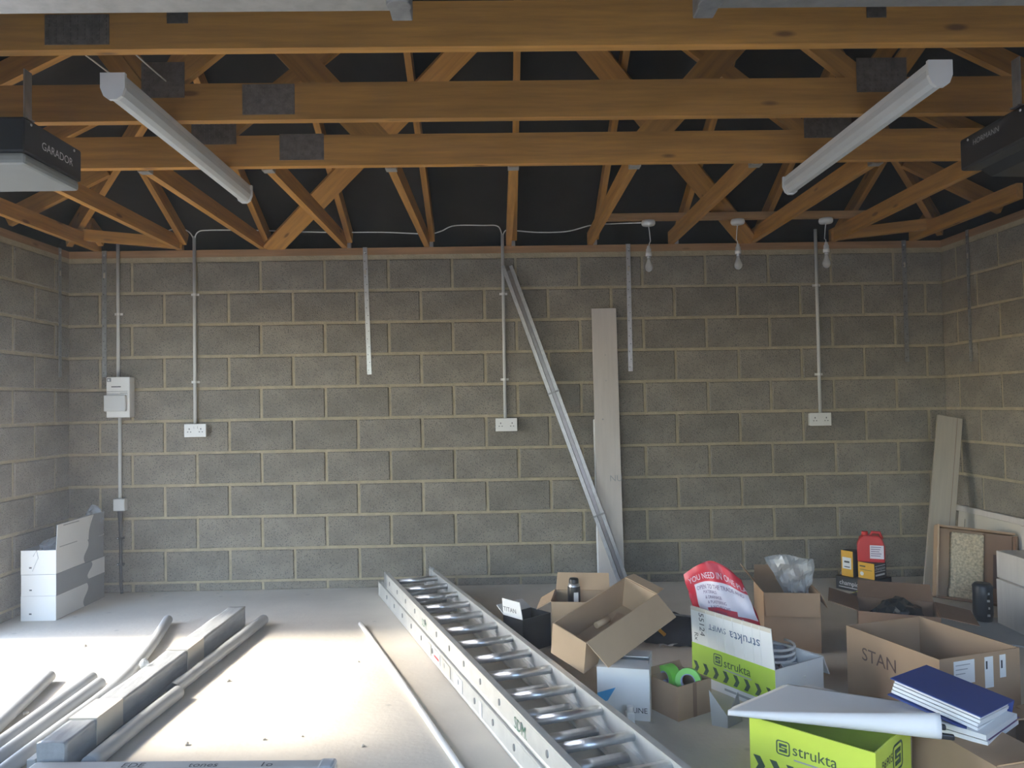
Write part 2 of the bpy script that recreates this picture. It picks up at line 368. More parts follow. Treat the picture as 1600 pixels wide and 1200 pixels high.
for k in range(-5, 6):
    xk = XC+.58*k
    t = thing('jack_truss', '%s jack truss from the left between the farthest truss and the back wall' % ORD[k+5], 'roof timber', group='hip end jack trusses')
    beam_on((xk, GY if abs(k) < 5 else 4.3, 2.388), (xk, YB+.03, 2.388), .038, .09, M['wood'], 'ceiling_tie', t)
    tl = min(YB-GY-.02, 3.07-abs(xk-XC))
    if tl > .1: beam_on((xk+.039, YB-.02, 2.42), (xk+.039, YB-.02-tl, 2.42+SL*tl), .036, .09, M['wood'], 'rafter', t)
    if abs(k) < 5:
        MB().box(xk-.026, xk+.026, GY, GY+.05, 2.384, 2.42).build('truss_shoe', M['galv'], t)
        if abs(k) < 3: MB().box(xk+.02, xk+.045, YB-.02, YB+.01, 2.386, 2.425).build('truss_clip', M['galv'], t)
for s, nm in ((-1, 'left'), (1, 'right')):
    e = XL if s < 0 else XR
    tag(beam_on((e-s*.01, YB-.01, 2.42), (e-s*1.82, YB-1.82, 2.42+SL*1.81), .04, .12, M['wood'], 'hip_rafter', None), 'diagonal hip rafter rising from the %s back corner' % nm, 'roof timber', 'hip rafters')
    for yy, q in ((4.2, 'longer'), (4.78, 'shorter')):
        tl = YB-yy
        tag(beam_on((e, yy, 2.42), (e-s*(tl-.03), yy, 2.42+SL*(tl-.03)), .038, .10, M['wood'], 'side_rafter', None), '%s side rafter rising from the %s wall' % (q, nm), 'roof timber', 'side rafters')
    tag(beam_on((e-s*.08, 5.20, 2.43), (e-s*.80, 5.40, 2.39), .04, .075, M['wood'], 'corner_tie', None), 'short horizontal timber across the %s back corner above the wall' % nm, 'roof timber', 'corner ties')
tag(beam_on((-1.60, 5.43, 2.375), (-.05, 3.84, 3.17), .13, .024, M['wood'], 'diagonal_brace', None, upv=(0, .45, .9)), 'wide diagonal brace board under the rafters left of centre', 'roof timber', 'diagonal braces')
tag(beam_on((1.80, 5.42, 2.38), (.40, 3.84, 3.17), .13, .024, M['wood'], 'diagonal_brace', None, upv=(0, .45, .9)), 'wide diagonal brace board under the rafters right of centre', 'roof timber', 'diagonal braces')
BZ = 2.480
tag(beam_on((.70, 5.1, BZ), (2.56, 5.1, BZ), .045, .045, M['wood2'], 'batten', None), 'pale timber batten carrying three pendant lamps', 'roof timber')

# ================================================================ lights and services
def strip_light(label, x, ya, yb):
    t = thing('strip_light', label, 'strip light', (x, ya, 2.39), group='fluorescent strip lights'); L = yb-ya
    MB().box(-.032, .032, .012, L-.012, -.045, 0).build('housing', M['white'], t, bevel=.003)
    prof = [(-.037, -.028), (-.035, -.05), (-.026, -.072), (-.012, -.084), (.012, -.084), (.026, -.072), (.035, -.05), (.037, -.028)]
    Mr = Matrix(((1, 0, 0, 0), (0, 0, 1, 0), (0, 1, 0, 0), (0, 0, 0, 1)))
    MB().prism(prof, .012, L-.012, M=Mr).build('diffuser', M['white2'], t)
    pe = [(-.041, 0), (-.041, -.05), (-.03, -.078), (-.013, -.09), (.013, -.09), (.03, -.078), (.041, -.05), (.041, 0)]
    for a, c in ((0, .014), (L-.014, L)): MB().prism(pe, a, c, M=Mr).build('end_cap', M['white'], t)
    for a in (.3, L-.3): MB().tube([(0, a, -.01), (0, a, .0)], .008, 8).build('fixing', M['galv'], t)
strip_light('white fluorescent strip light hanging on the left side of the roof', -1.272, 2.55, 3.88)
strip_light('white fluorescent strip light hanging on the right side of the roof', 1.489, 2.51, 3.84)
def opener(label, x0, y0, L, s, word, size, bulge, m_bot):
    W = .34; Hh = .115; zt = 2.205
    t = thing('door_opener', label, 'door opener', (x0, y0, zt), group='garage door openers')
    xa, xb = (0, -W) if s < 0 else (0, W)
    lo, hi = min(xa, xb), max(xa, xb)
    MB().box(lo, hi, 0, L, -Hh, 0).build('body', M['black'], t, bevel=.008)
    if bulge: MB().prism([(.06, -Hh+.003), (.10, -Hh-.025), (W-.04, -Hh-.03), (W, -Hh+.003)], .02, L-.02, M=Matrix(((1, 0, 0, 0), (0, 0, 1, 0), (0, 1, 0, 0), (0, 0, 0, 1)))).build('lamp_cover', m_bot, t)
    else: MB().box(lo+.01, hi-.004, .006, L-.006, -Hh-.035, -Hh+.002).build('lamp_cover', m_bot, t, bevel=.012)
    q = -s
    for yy in (.04, L-.05): MB().lathe([(0, 0), (.005, 0), (.004, .002), (0, .003)], 8).build('screw', M['galv'], t, M=Matrix.Translation((0, yy, -.015)) @ Matrix.Rotation(q*PI/2, 4, 'Y'))
    MB().box((lo+hi)/2-.02, (lo+hi)/2+.02, L*.45, L*.45+.05, -.002, .05).box((lo+hi)/2-.09, (lo+hi)/2+.09, L*.45, L*.45+.04, .05, .055).build('hanger', M['galv'], t)
    for dx in (-.08, .075): MB().box((lo+hi)/2+dx, (lo+hi)/2+dx+.005, L*.45, L*.45+.04, .05, .22).build('strap', M['galv'], t)
    MB().box((lo+hi)/2-.02, (lo+hi)/2+.02, -1.9, .0, -.02, .012).build('rail', M['galvdull'], t)
    if s < 0: text(word, size, M['paper'], t, (.0012, .095, -.075), (0, 1, 0), (0, 0, 1))
    else: text(word, size, M['greyink'], t, (-.0012, L-.08, -.045), (0, -1, 0), (0, 0, 1))
    return t
opener('black garage door opener lettered GARADOR hanging at the left', -1.497, 2.44, .34, -1, 'GARADOR', .038, False, M['greyplast'])
opener('black garage door opener lettered HORMANN hanging at the right', 1.704, 2.40, .37, 1, 'HORMANN', .028, True, M['black'])
def saddle(parent, z, r=.011):
    b = MB(); b.box(-.028, .028, -.004, 0, z-.008, z+.008)
    b.tube([(0, -.012, z-.008), (0, -.012, z+.008)], r+.003, 12)
    b.build('saddle_clip', M['white'], parent)
def conduit(label, x, z0, z1, sads, dx=0):
    t = thing('conduit', label, 'conduit', (x, YB-.0045, 0), group='white conduits on the back wall')
    MB().tube([(dx, -.0125, z0), (0, -.0125, z1)], .0115, 12).build('tube', M['white2'], t, smooth=True)
    for z in sads: saddle(t, z)
    return t
conduit('white conduit dropping from the roof to the consumer unit', -2.660, 1.497, 2.455, [1.94])
conduit('white conduit between the consumer unit and the small junction box', -2.650, .655, 1.217, [])
conduit('white conduit dropping to the leftmost double socket', -2.128, 1.166, 2.48, [2.07, 1.456])
conduit('white conduit dropping to the middle double socket', .038, 1.163, 2.47, [2.045, 1.44])
conduit('white conduit dropping to the rightmost double socket', 2.268, 1.168, 2.475, [2.075, 1.441])
def socket(label, x, z):
    t = thing('double_socket', label, 'socket', (x, YB-.0045, z), group='double sockets on the back wall')
    MB().box(-.073, .073, -.034, 0, -.043, .043).build('back_box', M['white2'], t, bevel=.003)
    f = MB().box(-.0755, .0755, -.043, -.034, -.0455, .0455).build('face_plate', M['white'], t, bevel=.003)
    for s in (-.04, .04):
        MB().box(s-.003, s+.003, -.0436, -.042, .006, .016).box(s-.014, s-.006, -.0436, -.042, -.012, -.007).box(s+.006, s+.014, -.0436, -.042, -.012, -.007).build('pin_holes', M['dark'], f)
        MB().box(s*.32-.006, s*.32+.006, -.0465, -.042, .012, .03).build('rocker', M['white'], f)
socket('white double socket on the left part of the back wall', -2.118, 1.118)
socket('white double socket in the middle of the back wall', .045, 1.122)
socket('white double socket on the right part of the back wall', 2.258, 1.123)
t = thing('consumer_unit', 'white consumer unit on the back wall near the left corner', 'fuse box', (-2.637, YB-.0045, 1.217))
MB().box(-.075, .085, -.075, 0, 0, .28).build('case', M['white'], t, bevel=.004)
d = MB().box(-.083, .066, -.098, -.074, .043, .155).build('door_flap', M['white2'], t, bevel=.006)
MB().box(-.04, .025, -.0765, -.074, .21, .216).build('slot', M['dark'], t)
MB().box(-.07, -.042, -.0762, -.074, .248, .274).build('badge', M['cardgrey'], t)
bar(0.012, 0.012, M['paper'], t, (-.064, -.0768, .253), (1, 0, 0), (0, 0, 1))
MB().box(.02, .07, -.0765, -.074, .167, .17).box(-.07, .07, -.0765, -.074, .18, .183).build('groove', M['greyplast'], t)
t = thing('junction_box', 'small grey junction box low on the back wall', 'junction box', (-2.643, YB-.0045, .57))
MB().box(-.04, .04, -.045, 0, 0, .085).build('case', M['white2'], t, bevel=.004)
MB().box(-.037, .037, -.049, -.0445, .003, .082).build('cover', M['white2'], t, bevel=.003)
t = thing('armoured_cable', 'black cable dropping from the junction box to the floor', 'cable', (-2.645, YB-.0045, 0))
MB().tube([(.01, -.02, .0), (0, -.016, .06), (0, -.015, .3), (0, -.018, .48), (.0, -.02, .571)], .011, 10, radii=[.011, .011, .011, .014, .02]).build('sheath', M['black'], t, smooth=True)
for z in (.20, .38):
    MB().box(-.022, .022, -.03, 0, z-.008, z+.008).build('cleat', M['black'], t, bevel=.003)
    MB().lathe([(0, 0), (.005, 0), (.004, .003), (0, .004)], 8).build('screw', M['galv'], t, M=Matrix.Translation((-.014, -.0305, z)) @ Matrix.Rotation(PI/2, 4, 'X'))
# restraint straps
def strap(label, x, y, nrm, z0, z1, m, tilt=0):
    t = thing('restraint_strap', label, 'metal strap', (x, y, 0), (0, 0, {'b': 0, 'l': PI/2, 'r': -PI/2}[nrm]), group='restraint straps')
    Mx = Matrix.Translation((0, 0, z1)) @ Matrix.Rotation(tilt, 4, 'Y') @ Matrix.Translation((0, 0, -z1))
    MB().box(-.0155, .0155, -.0025, 0, z0, z1, M=Mx).box(-.0155, .0155, -.0025, .1, z1, z1+.003).build('strip', m, t)
    n = int((z1-z0)/.055)
    b = MB()
    for i in range(n):
        zz = z0+.03+i*.055; xx = .005 if i % 2 else -.005
        b.prism([(xx+.0035*math.cos(a*PI/3), zz+.0035*math.sin(a*PI/3)) for a in range(6)], -.0005, .0005, M=Mx @ Matrix(((1, 0, 0, 0), (0, 0, 1, -.0028), (0, 1, 0, 0), (0, 0, 0, 1))))
    b.build('punched_holes', M['dark'], t)['kind'] = 'stuff'
    MB().lathe([(0, 0), (.008, 0), (.006, .003), (0, .004)], 8).build('screw_head', M['galv'], t, M=Matrix.Translation((0, -.003, z1-.03)) @ Matrix.Rotation(PI/2, 4, 'X'))
    MB().box(-.007, .007, -.003, -.0025, z1-.19, z1-.155).build('sticker', M['label'], t)
YS = YB-.007
strap('bright galvanised strap hanging left of the middle socket on the back wall', -.934, YS, 'b', 1.49, 2.386, M['galv'], -.024)
strap('bright galvanised strap hanging right of the white board on the back wall', .930, YS, 'b', 1.484, 2.386, M['galv'])
strap('dull strap on the back wall beside the consumer unit', -2.760, YS, 'b', 1.50, 2.386, M['galvdull'])
strap('dull strap near the right end of the back wall', 2.905, YS, 'b', 1.52, 2.386, M['galvdull'])
strap('dull strap on the right wall near the corner', XR-.007, 5.10, 'r', 1.50, 2.386, M['galvdull'])
strap('dull strap on the left wall near the corner', XL+.007, 5.30, 'l', 1.50, 2.386, M['galvdull'])
# pendant lamps
def pendant(label, x, drop, lean):
    t = thing('pendant_lamp', label, 'pendant lamp', (x, 5.1, BZ), group='bare pendant lamps')
    MB().lathe([(0, -.001), (.042, -.001), (.046, -.012), (.046, -.024), (.04, -.034), (.012, -.036), (0, -.036)], 24).build('ceiling_rose', M['white'], t, smooth=True)
    ze = -drop
    MB().tube([(0, 0, -.03), (.006*lean, 0, -.07), (.012*lean, 0, -.14), (.004*lean, 0, ze+.12), (-.002, 0, ze+.09)], .0032, 8).build('flex', M['white'], t, smooth=True)
    MB().lathe([(0, .105), (.009, .103), (.013, .085), (.017, .082), (.018, .06), (.021, .058), (.021, .035), (.016, .034), (.0, .034)], 18, c=(-.002, 0, ze)).build('lamp_holder', M['white'], t, smooth=True)
    MB().lathe([(.013, .034), (.013, .016), (0, .016)], 14, c=(-.002, 0, ze)).build('bulb_cap', M['galv'], t, smooth=True)
    MB().lathe([(.012, .018), (.014, .004), (.022, -.014), (.029, -.032), (.029, -.046), (.023, -.062), (.012, -.071), (0, -.073)], 20, c=(-.002, 0, ze)).build('bulb', M['glass'], t, smooth=True)
    MB().lathe([(0, .0), (.005, -.005), (.006, -.03), (0, -.034)], 10, c=(-.002, 0, ze)).build('filament_stem', M['white2'], t, smooth=True)
pendant('bare bulb pendant beside the bright strap, leftmost of three', 1.015, .275, 1)
pendant('bare bulb pendant in the middle of the batten', 1.617, .268, -1)
pendant('bare bulb pendant just right of the rightmost conduit', 2.213, .265, -1)
def cable(label, pts, r=.0042, m='white', name='cable'):
    P = [Vector(p) for p in pts]; out = []
    for i in range(len(P)-1):
        p0, p1, p2, p3 = P[max(i-1, 0)], P[i], P[i+1], P[min(i+2, len(P)-1)]
        for k in range(8):
            u = k/8; out.append(.5*((2*p1)+(p2-p0)*u+(2*p0-5*p1+4*p2-p3)*u*u+(3*p1-p0-3*p2+p3)*u**3))
    out.append(P[-1])
    return tag(MB().tube(out, r, 8).build(name, M[m], smooth=True), label, 'cable')
yk = YB-.03
cable('white cable looping from the left into the second conduit', [(-2.32, yk, 2.515), (-2.27, yk, 2.53), (-2.20, yk, 2.53), (-2.15, yk, 2.50), (-2.128, YB-.017, 2.45)])
cable('white cable running along the wall top between the second and third conduits', [(-2.128, YB-.017, 2.45), (-2.10, yk, 2.505), (-2.02, yk, 2.52), (-1.7, yk, 2.515), (-1.2, yk, 2.495), (-.8, yk, 2.49), (-.5, yk, 2.475), (-.4, yk, 2.49), (-.3, yk, 2.53), (-.1, yk, 2.53), (.01, yk, 2.52), (.038, YB-.017, 2.44)])
cable('white cable running from the third conduit to the pendant lamps', [(.038, YB-.017, 2.44), (.06, yk, 2.49), (.12, yk, 2.49), (.3, yk, 2.475), (.5, yk, 2.48), (.66, 5.3, 2.50), (.80, 5.2, 2.485), (.97, 5.1, 2.465)])
cable('thin pale wire slanting above the left strip light', [(-1.30, 2.43, 2.555), (-1.29, 2.75, 2.545), (-1.275, 2.97, 2.54)], .003, 'label', 'wire')
cable('thin pale wire slanting left of the left strip light', [(-1.52, 2.43, 2.56), (-1.48, 2.7, 2.55), (-1.45, 2.97, 2.54)], .003, 'label', 'wire')

# ================================================================ things leaning on the walls
def leaning(name, label, cat, base, top, wid, th, m, facing, group=None):
    """flat board from base to top (middle of its near face), wid across, th deep; facing = rough normal"""
    base = Vector(base); top = Vector(top); z = (top-base); L = z.length; z /= L
    x = Vector(facing).cross(z).normalized(); y = z.cross(x)          # y points away from facing... checked by sign below
    if y.dot(Vector(facing)) > 0: x = -x; y = z.cross(x)
    Mx = Matrix(((x.x, y.x, z.x, base.x), (x.y, y.y, z.y, base.y), (x.z, y.z, z.z, base.z), (0, 0, 0, 1)))
    t = thing(name, label, cat, group=group); t.matrix_basis = Mx
    return t, L
t, L = leaning('steel_channel_bundle', 'bundle of shiny galvanised channels leaning across the back wall', 'metal channel', (.835, 5.27, .015), (.062, 5.375, 2.25), .07, .03, None, (0, -1, 0))
for i, (dx, dy) in enumerate(((-.027, 0), (.0, -.004), (.026, .003))):
    q = MB(); a = .012
    prof = [(-a, .0), (a, 0), (a, .025), (a-.002, .025), (a-.002, .002), (-a+.002, .002), (-a+.002, .025), (-a, .025)]
    q.prism([(px+dx, py+dy) for px, py in prof], .0 if i != 1 else .03, L-(.0, .05, .02)[i]); q.build('channel', M['chan'] if i == 1 else M['galv'], t)
for z in (.5, 1.4): MB().box(-.042, .042, -.006, .03, z, z+.012).build('tie_band', M['galvdull'], t)
t, L = leaning('board', 'tall whitewashed board leaning on the back wall beside the steel channels', 'board', (.752, 5.30, 0), (.745, 5.385, 1.93), .17, .02, None, (0, -1, 0), 'leaning boards')
MB().box(-.087, .087, 0, .018, 0, L).build('plank', M['boardw'], t, bevel=.002)
MB().box(-.095, -.02, .019, .031, 0, L-.78).build('plank', M['paper'], t, bevel=.002)
for (x, z, r) in ((.0, 1.6, .004), (.0, 1.42, .004), (-.03, 1.15, .006)): MB().lathe([(0, 0), (r, 0), (0, .0006)], 8).build('stain', M['greyink'], t, M=Matrix.Translation((x, -.0002, z)) @ Matrix.Rotation(PI/2, 4, 'X'))
text('NU', .06, M['greyink'], t, (.005, -.0006, .72), (1, 0, 0), (0, 0, 1))
t, L = leaning('board', 'beige laminate board leaning in the right back corner', 'board', (2.79, 4.93, 0), (3.075, 5.20, 1.13), .15, .018, None, (-.2, -1, 0), 'leaning boards')
MB().box(-.08, .08, 0, .018, 0, L).build('plank', M['boardb'], t, bevel=.002)
MB().box(.045, .048, -.0006, .001, 0, L).build('edge_groove', M['carddark'], t)

# ================================================================ extension ladder
AL = (.332, -.943)
t = thing('extension_ladder', 'aluminium double extension ladder lying on the floor', 'ladder', (-.752, 5.03, 0), (0, 0, math.atan2(AL[1], AL[0])))
def stile(y, x0, x1, z0, z1, s):
    h = z1-z0; w_ = .026; k = .005
    prof = [(-w_/2, z0), (w_/2, z0), (w_/2, z0+.008), (k/2, z0+.013), (k/2, z1-.013), (w_/2, z1-.008), (w_/2, z1), (-w_/2, z1), (-w_/2, z1-.008), (-w_/2+.002, z1-.012), (-w_/2+.002, z0+.012), (-w_/2, z0+.008)]
    Mx = Matrix(((0, 0, 1, 0), (s, 0, 0, y), (0, 1, 0, 0), (0, 0, 0, 1)))
    q = MB().prism(prof, x0, x1, M=Mx); o = q.build('stile', M['aluweb'], t, bevel=0)
    MB().box(x0-.006, x0+.03, y-.0145, y+.0145, z0-.001, z1+.002).build('end_cap', M['aluweb'], o, bevel=.003)
    return o
LX = 3.35
sec = [(.098, .188, 0.0, LX, .0, .298), (.004, .092, -.17, LX-.15, -.008, .306)]
rung = MB(); n = 12
rung.tube([(0, -.5, 0), (0, .5, 0)], .016, n)
rme = rung.mesh('rung', True); rme.materials.append(M['alu'])
cup = MB().tube([(0, -.5, 0), (0, .5, 0)], .011, 10).mesh('rung_end'); cup.materials.append(M['galvdull'])
for i, (z0, z1, x0, x1, ya, yb) in enumerate(sec):
    s1 = stile(ya, x0, x1, z0, z1, 1); stile(yb, x0, x1, z0, z1, -1)
    x = x0+.16+(.0 if i == 0 else .115)
    while x < x1-.1:
        o = bpy.data.objects.new('rung', rme); COL.objects.link(o); o.parent = t
        o.location = (x, (ya+yb)/2, (z0+z1)/2+.012); o.scale = (1.45, yb-ya-.006, 1.05)
        c = bpy.data.objects.new('rung_end', cup); COL.objects.link(c); c.parent = t; c.location = (x, ya-.0125, (z0+z1)/2+.004); c.scale = (.8, .004, 1.2)
        x += .231
    # stickers and writing on the outer face
for x, sz in ((1.02, .05), (2.40, .058)): text('SDM.', sz, M['greenink'], t, (x, -.0136, .118), (1, 0, 0), (0, 0, 1))
for x, ln, mm in ((1.18, .06, 'label'), (1.30, .11, 'paper'), (1.46, .13, 'label'), (1.66, .12, 'paper'), (2.02, .03, 'paper')):
    MB().box(x, x+ln, -.0222, -.021, .02, .075).build('sticker', M[mm], t)
bar(0.09, 0.012, M['redcan'], t, (1.305, -.0228, .038), (1, 0, 0), (0, 0, 1))
for x in (.05,): MB().box(x-.05, x+.03, -.017, -.0125, .10, .186).build('guide_bracket', M['galv'], t, bevel=.002)
for x in (.03,): MB().box(x-.03, x+.05, .285, .295, .186, .205).build('guide_bracket', M['galv'], t, bevel=.002)
# thin white conduit on the floor
tag(MB().tube([(-.824, 4.481, .0125), (-.5, 3.62, .0125), (-.167, 2.714, .0125), (.05, 2.13, .0125)], .0125, 12).build('conduit_length', M['white'], smooth=True), 'thin white conduit lying on the floor left of the ladder', 'conduit')

# ================================================================ pipes and packs on the left
def pipe(label, pts, r=.028):
    P = [Vector((x, y, r)) for x, y in pts]; out = []
    for i in range(len(P)-1):
        p0, p1, p2, p3 = P[max(i-1, 0)], P[i], P[i+1], P[min(i+2, len(P)-1)]
        for k in range(6):
            u = k/6; out.append(.5*((2*p1)+(p2-p0)*u+(2*p0-5*p1+4*p2-p3)*u*u+(3*p1-p0-3*p2+p3)*u**3))
    out.append(P[-1])
    d = (out[0]-out[1]).normalized()
    radii = [r*.55, r*.9] + [r]*len(out); out = [out[0]+d*.012, out[0]+d*.006] + out
    return tag(MB().tube(out, r, 16, radii=radii).build('pipe', M['pipe'], smooth=True), label, 'pipe', 'grey pipes on the floor')
pipe('grey pipe lying farthest left on the sunlit floor', [(-2.125, 3.66), (-2.01, 3.12), (-1.93, 2.72)])
pipe('grey pipe second from the left on the floor', [(-1.913, 3.63), (-1.885, 2.94), (-1.865, 2.5)])
pipe('grey pipe third from the left touching its neighbour', [(-1.835, 3.55), (-1.815, 2.94), (-1.795, 2.5)])
pipe('long bowed grey pipe whose tip reaches toward the back wall', [(-1.976, 4.592), (-1.84, 4.05), (-1.745, 3.5), (-1.735, 3.0), (-1.725, 2.5)])
pipe('grey pipe lying against the right side of the wrapped trunking', [(-1.425, 3.41), (-1.445, 3.1), (-1.455, 2.74)], .030)
t = thing('trunking_pack', 'long plastic wrapped pack of trunking lying across the pipes', 'trunking pack', (-1.56, 3.62, 0), (0, 0, math.atan2(1.80, .03)), group='wrapped packs')
nz = lambda u, v: .0012*math.sin(u*23+v*9)+.001*math.sin(u*41+v*31)
q = MB(); L2 = .90
def pack_fn(u, v):
    a = v*2*PI; sy = max(-1, min(1, 1.5*math.cos(a))); sz = max(-1, min(1, 1.5*math.sin(a)))
    return ((u-.5)*2*L2, sy*(.048+nz(u, v)), .060+sz*(.055+nz(u+.3, v)))
q.grid(pack_fn, 70, 24)
n0 = len(q.v)
q.f.append(tuple(range(0, 24))); q.mi.append(0); q.f.append(tuple(reversed(range(70*25, 70*25+24)))); q.mi.append(0)
q.build('wrapped_body', M['wrap'], t, smooth=True)
for x in (.10, -.70): MB().box(x, x+.19, -.0525, .0525, .113, .121).box(x, x+.19, -.0535, -.0505, .02, .120).build('paper_band', M['label'], t)
MB().lathe([(0, -.01), (.012, 0), (.022, .02), (.016, .035), (.006, .045), (0, .045)], 9, c=(-.10, .06, .10)).build('wrap_knot', M['clear'], t)
MB().box(-L2, L2, .054, .085, .02, .06).build('side_length', M['pipe'], t, bevel=.004)
t = thing('trunking_pack', 'shorter wrapped length lying right of the big trunking pack', 'trunking pack', (-1.425, 3.98, 0), (0, 0, math.atan2(1.1, .06)), group='wrapped packs')
MB().grid(lambda u, v: ((u-.5)*1.1, (.03+nz(u, v)*.6)*math.cos(v*2*PI), .034+(.03+nz(u, v)*.6)*math.sin(v*2*PI)), 40, 12).build('wrapped_body', M['wrap'], t, smooth=True)
MB().lathe([(0, 0), (.031, 0), (.028, .008), (0, .01)], 12).build('end_cap', M['label'], t, M=Matrix.Translation((.55, 0, .034)) @ Matrix.Rotation(PI/2, 4, 'Y'))
t = thing('wrapped_tube', 'wrapped pale tube with marker writing lying across the foreground', 'trunking pack', (-1.10, 2.655, 0), (0, 0, -.035), group='wrapped packs')
MB().box(-.52, .52, -.035, .035, 0, .062).build('wrapped_body', M['pipe'], t, bevel=.012)
MB().box(.47, .525, -.037, .037, 0.001, .066).build('wrap_end', M['clear2'], t, bevel=.01)
for s_, x in (('EDE', -.20), ('tones', .03), ('1o', .27)): text(s_, .045, M['pen'], t, (x, -.02, .0628), (1, 0, 0), (0, 1, 0))
# crumbs on the floor
CR_ = ['between the two leftmost grey pipes', 'close to the wrapped tube in the foreground', 'just left of the tip of the thin conduit', 'on the sunlit floor midway between pipes and conduit', 'beside the near end of the thin conduit', 'in front of the left corner boxes', 'lying alone in the sunlit patch near the conduit', 'right beside the trunking pack']
for i, (x, y, r) in enumerate([(-2.0, 3.28, .013), (-1.2, 2.95, .010), (-.72, 3.85, .007), (-.92, 2.98, .008), (-.53, 2.9, .008), (-2.25, 4.2, .012), (-.78, 3.0, .006), (-1.28, 3.62, .010)]):
    bm = bmesh.new(); bmesh.ops.create_icosphere(bm, subdivisions=1, radius=r)
    for v in bm.verts: v.co *= random.uniform(.7, 1.2); v.co.z *= .7
    me = bpy.data.meshes.new('mortar_crumb'); bm.to_mesh(me); bm.free(); me.materials.append(M['label'])
    o = bpy.data.objects.new('mortar_crumb', me); COL.objects.link(o); o.location = (x, y, r*.55); tag(o, 'small pale crumb of mortar '+CR_[i], 'debris', 'mortar crumbs on the floor')

# ================================================================ cartons
def carton_body(w_, d_, h_, t_=.005):
    o = [(sx*w_/2, sy*d_/2) for sx, sy in ((-1, -1), (1, -1), (1, 1), (-1, 1))]; i_ = [(sx*(w_/2-t_), sy*(d_/2-t_)) for sx, sy in ((-1, -1), (1, -1), (1, 1), (-1, 1))]
    vs = [(x, y, 0) for x, y in o] + [(x, y, h_) for x, y in o] + [(x, y, h_) for x, y in i_] + [(x, y, t_) for x, y in i_]
    fs = [(3, 2, 1, 0), (12, 13, 14, 15)]
    for k in range(4):
        j = (k+1) % 4; fs += [(k, j, 4+j, 4+k), (4+k, 4+j, 8+j, 8+k), (8+k, 8+j, 12+j, 12+k)]
    return MB().add(vs, fs)
def carton(name, label, w_, d_, h_, loc, rot, m, flaps=(), cat='box', group=None, fm=None):
    t = thing(name, label, cat, loc, rot if isinstance(rot, tuple) else (0, 0, rot), group)
    carton_body(w_, d_, h_).build('body', m, t)
    S = {'f': ((0, -d_/2), (1, 0), (0, -1), w_), 'b': ((0, d_/2), (-1, 0), (0, 1), w_), 'l': ((-w_/2, 0), (0, -1), (-1, 0), d_), 'r': ((w_/2, 0), (0, 1), (1, 0), d_)}
    fl = {}
    for side, ang, ln in flaps:
        c, e, o_, wd = S[side]; a = math.radians(ang)
        ydir = Vector((o_[0]*math.sin(a), o_[1]*math.sin(a), math.cos(a)))
        Mx = frame((c[0], c[1], h_), (e[0], e[1], 0), ydir)
        b = MB().prism([(-wd/2+.002, 0), (wd/2-.002, 0), (wd/2-.008, ln), (-wd/2+.008, ln)], -.004, 0); fl[side] = b.build('flap', fm or m, t, M=Mx)
    return t, fl
def poly_part(name, poly, m, parent, Mx, th=.0006):
    return MB().prism(poly, 0, th).build(name, m, parent, M=Mx)
def emblem(parent, Mx, s, m):
    def rr(h, r, n=4):
        out = []
        for cx, cy, a0 in ((h-r, h-r, 0), (-h+r, h-r, 1), (-h+r, -h+r, 2), (h-r, -h+r, 3)):
            out += [(cx+r*math.cos((a0+k/n)*PI/2), cy+r*math.sin((a0+k/n)*PI/2)) for k in range(n+1)]
        return out
    A = rr(s/2, s*.2); B = rr(s*.41, s*.13); n = len(A)
    MB().add([(x, y, 0) for x, y in A]+[(x, y, 0) for x, y in B], [(i, (i+1) % n, n+(i+1) % n, n+i) for i in range(n)]).build('emblem_ring', m, parent, M=Mx)
    k = s*.32; w_ = s*.14
    k = s*.29; w_ = s*.17; h = .04*s
    p = [(k, k), (-k, k), (-k, -h), (k-w_, -h), (k-w_, -k+w_), (-k, -k+w_), (-k, -k), (k, -k), (k, h), (-k+w_, h), (-k+w_, k-w_), (k, k-w_)]
    vv = [(x, y, 0) for x, y in p]
    MB().add(vv, [(0, 1, 10, 11), (1, 2, 9, 10), (2, 3, 8, 9), (3, 4, 7, 8), (4, 5, 6, 7)]).build('emblem_stroke', m, parent, M=Mx)
def chevrons(parent, o, xd, n, pitch, s, m, back=False):
    for i in range(n):
        oo = Vector(o)+Vector(xd).normalized()*pitch*i
        p = [(0, s), (s*.85, s), (s*1.45, 0), (s*.85, -s), (0, -s), (s*.6, 0)]
        if back: p = [(-a, c) for a, c in p][::-1]
        MB().add([(x, y, 0) for x, y in p], [(0, 5, 2, 1)[::-1], (5, 4, 3, 2)[::-1]] if not back else [(5, 0, 3, 4), (0, 1, 2, 3)]).build('chevron', m, parent, M=frame(oo, xd, (0, 0, 1)))

# ---- tall lime and white box standing open
W1, D1, H1 = .463, .30, .178
s1, fl = carton('printed_carton', 'open lime and white box lettered strukta with a raised white flap', W1, D1, H1, (1.10, 3.372, 0), -1.035, M['cardwhite'], [('f', 4, .165), ('b', 150, .10)], group='lime printed boxes')
MB().box(-W1/2+.001, W1/2-.001, -.0012, 0, .042, H1-.001).build('print_panel', M['lime'], s1, M=Matrix.Translation((0, -D1/2, 0)))
FX = frame((0, -D1/2-.0020, 0), (1, 0, 0), (0, 0, 1))
emblem(s1, FX @ Matrix.Translation((-.075, .137, 0)), .050, M['ink'])
text('strukta', .052, M['ink'], s1, (-.042, -D1/2-.0020, .116), (1, 0, 0), (0, 0, 1))
bar(0.15, 0.006, M['greyink'], s1, (-.04, -D1/2-.0020, .102), (1, 0, 0), (0, 0, 1))
chevrons(s1, (-W1/2+.01, -D1/2-.0020, .074), (1, 0, 0), 8, .058, .024, M['ink'])
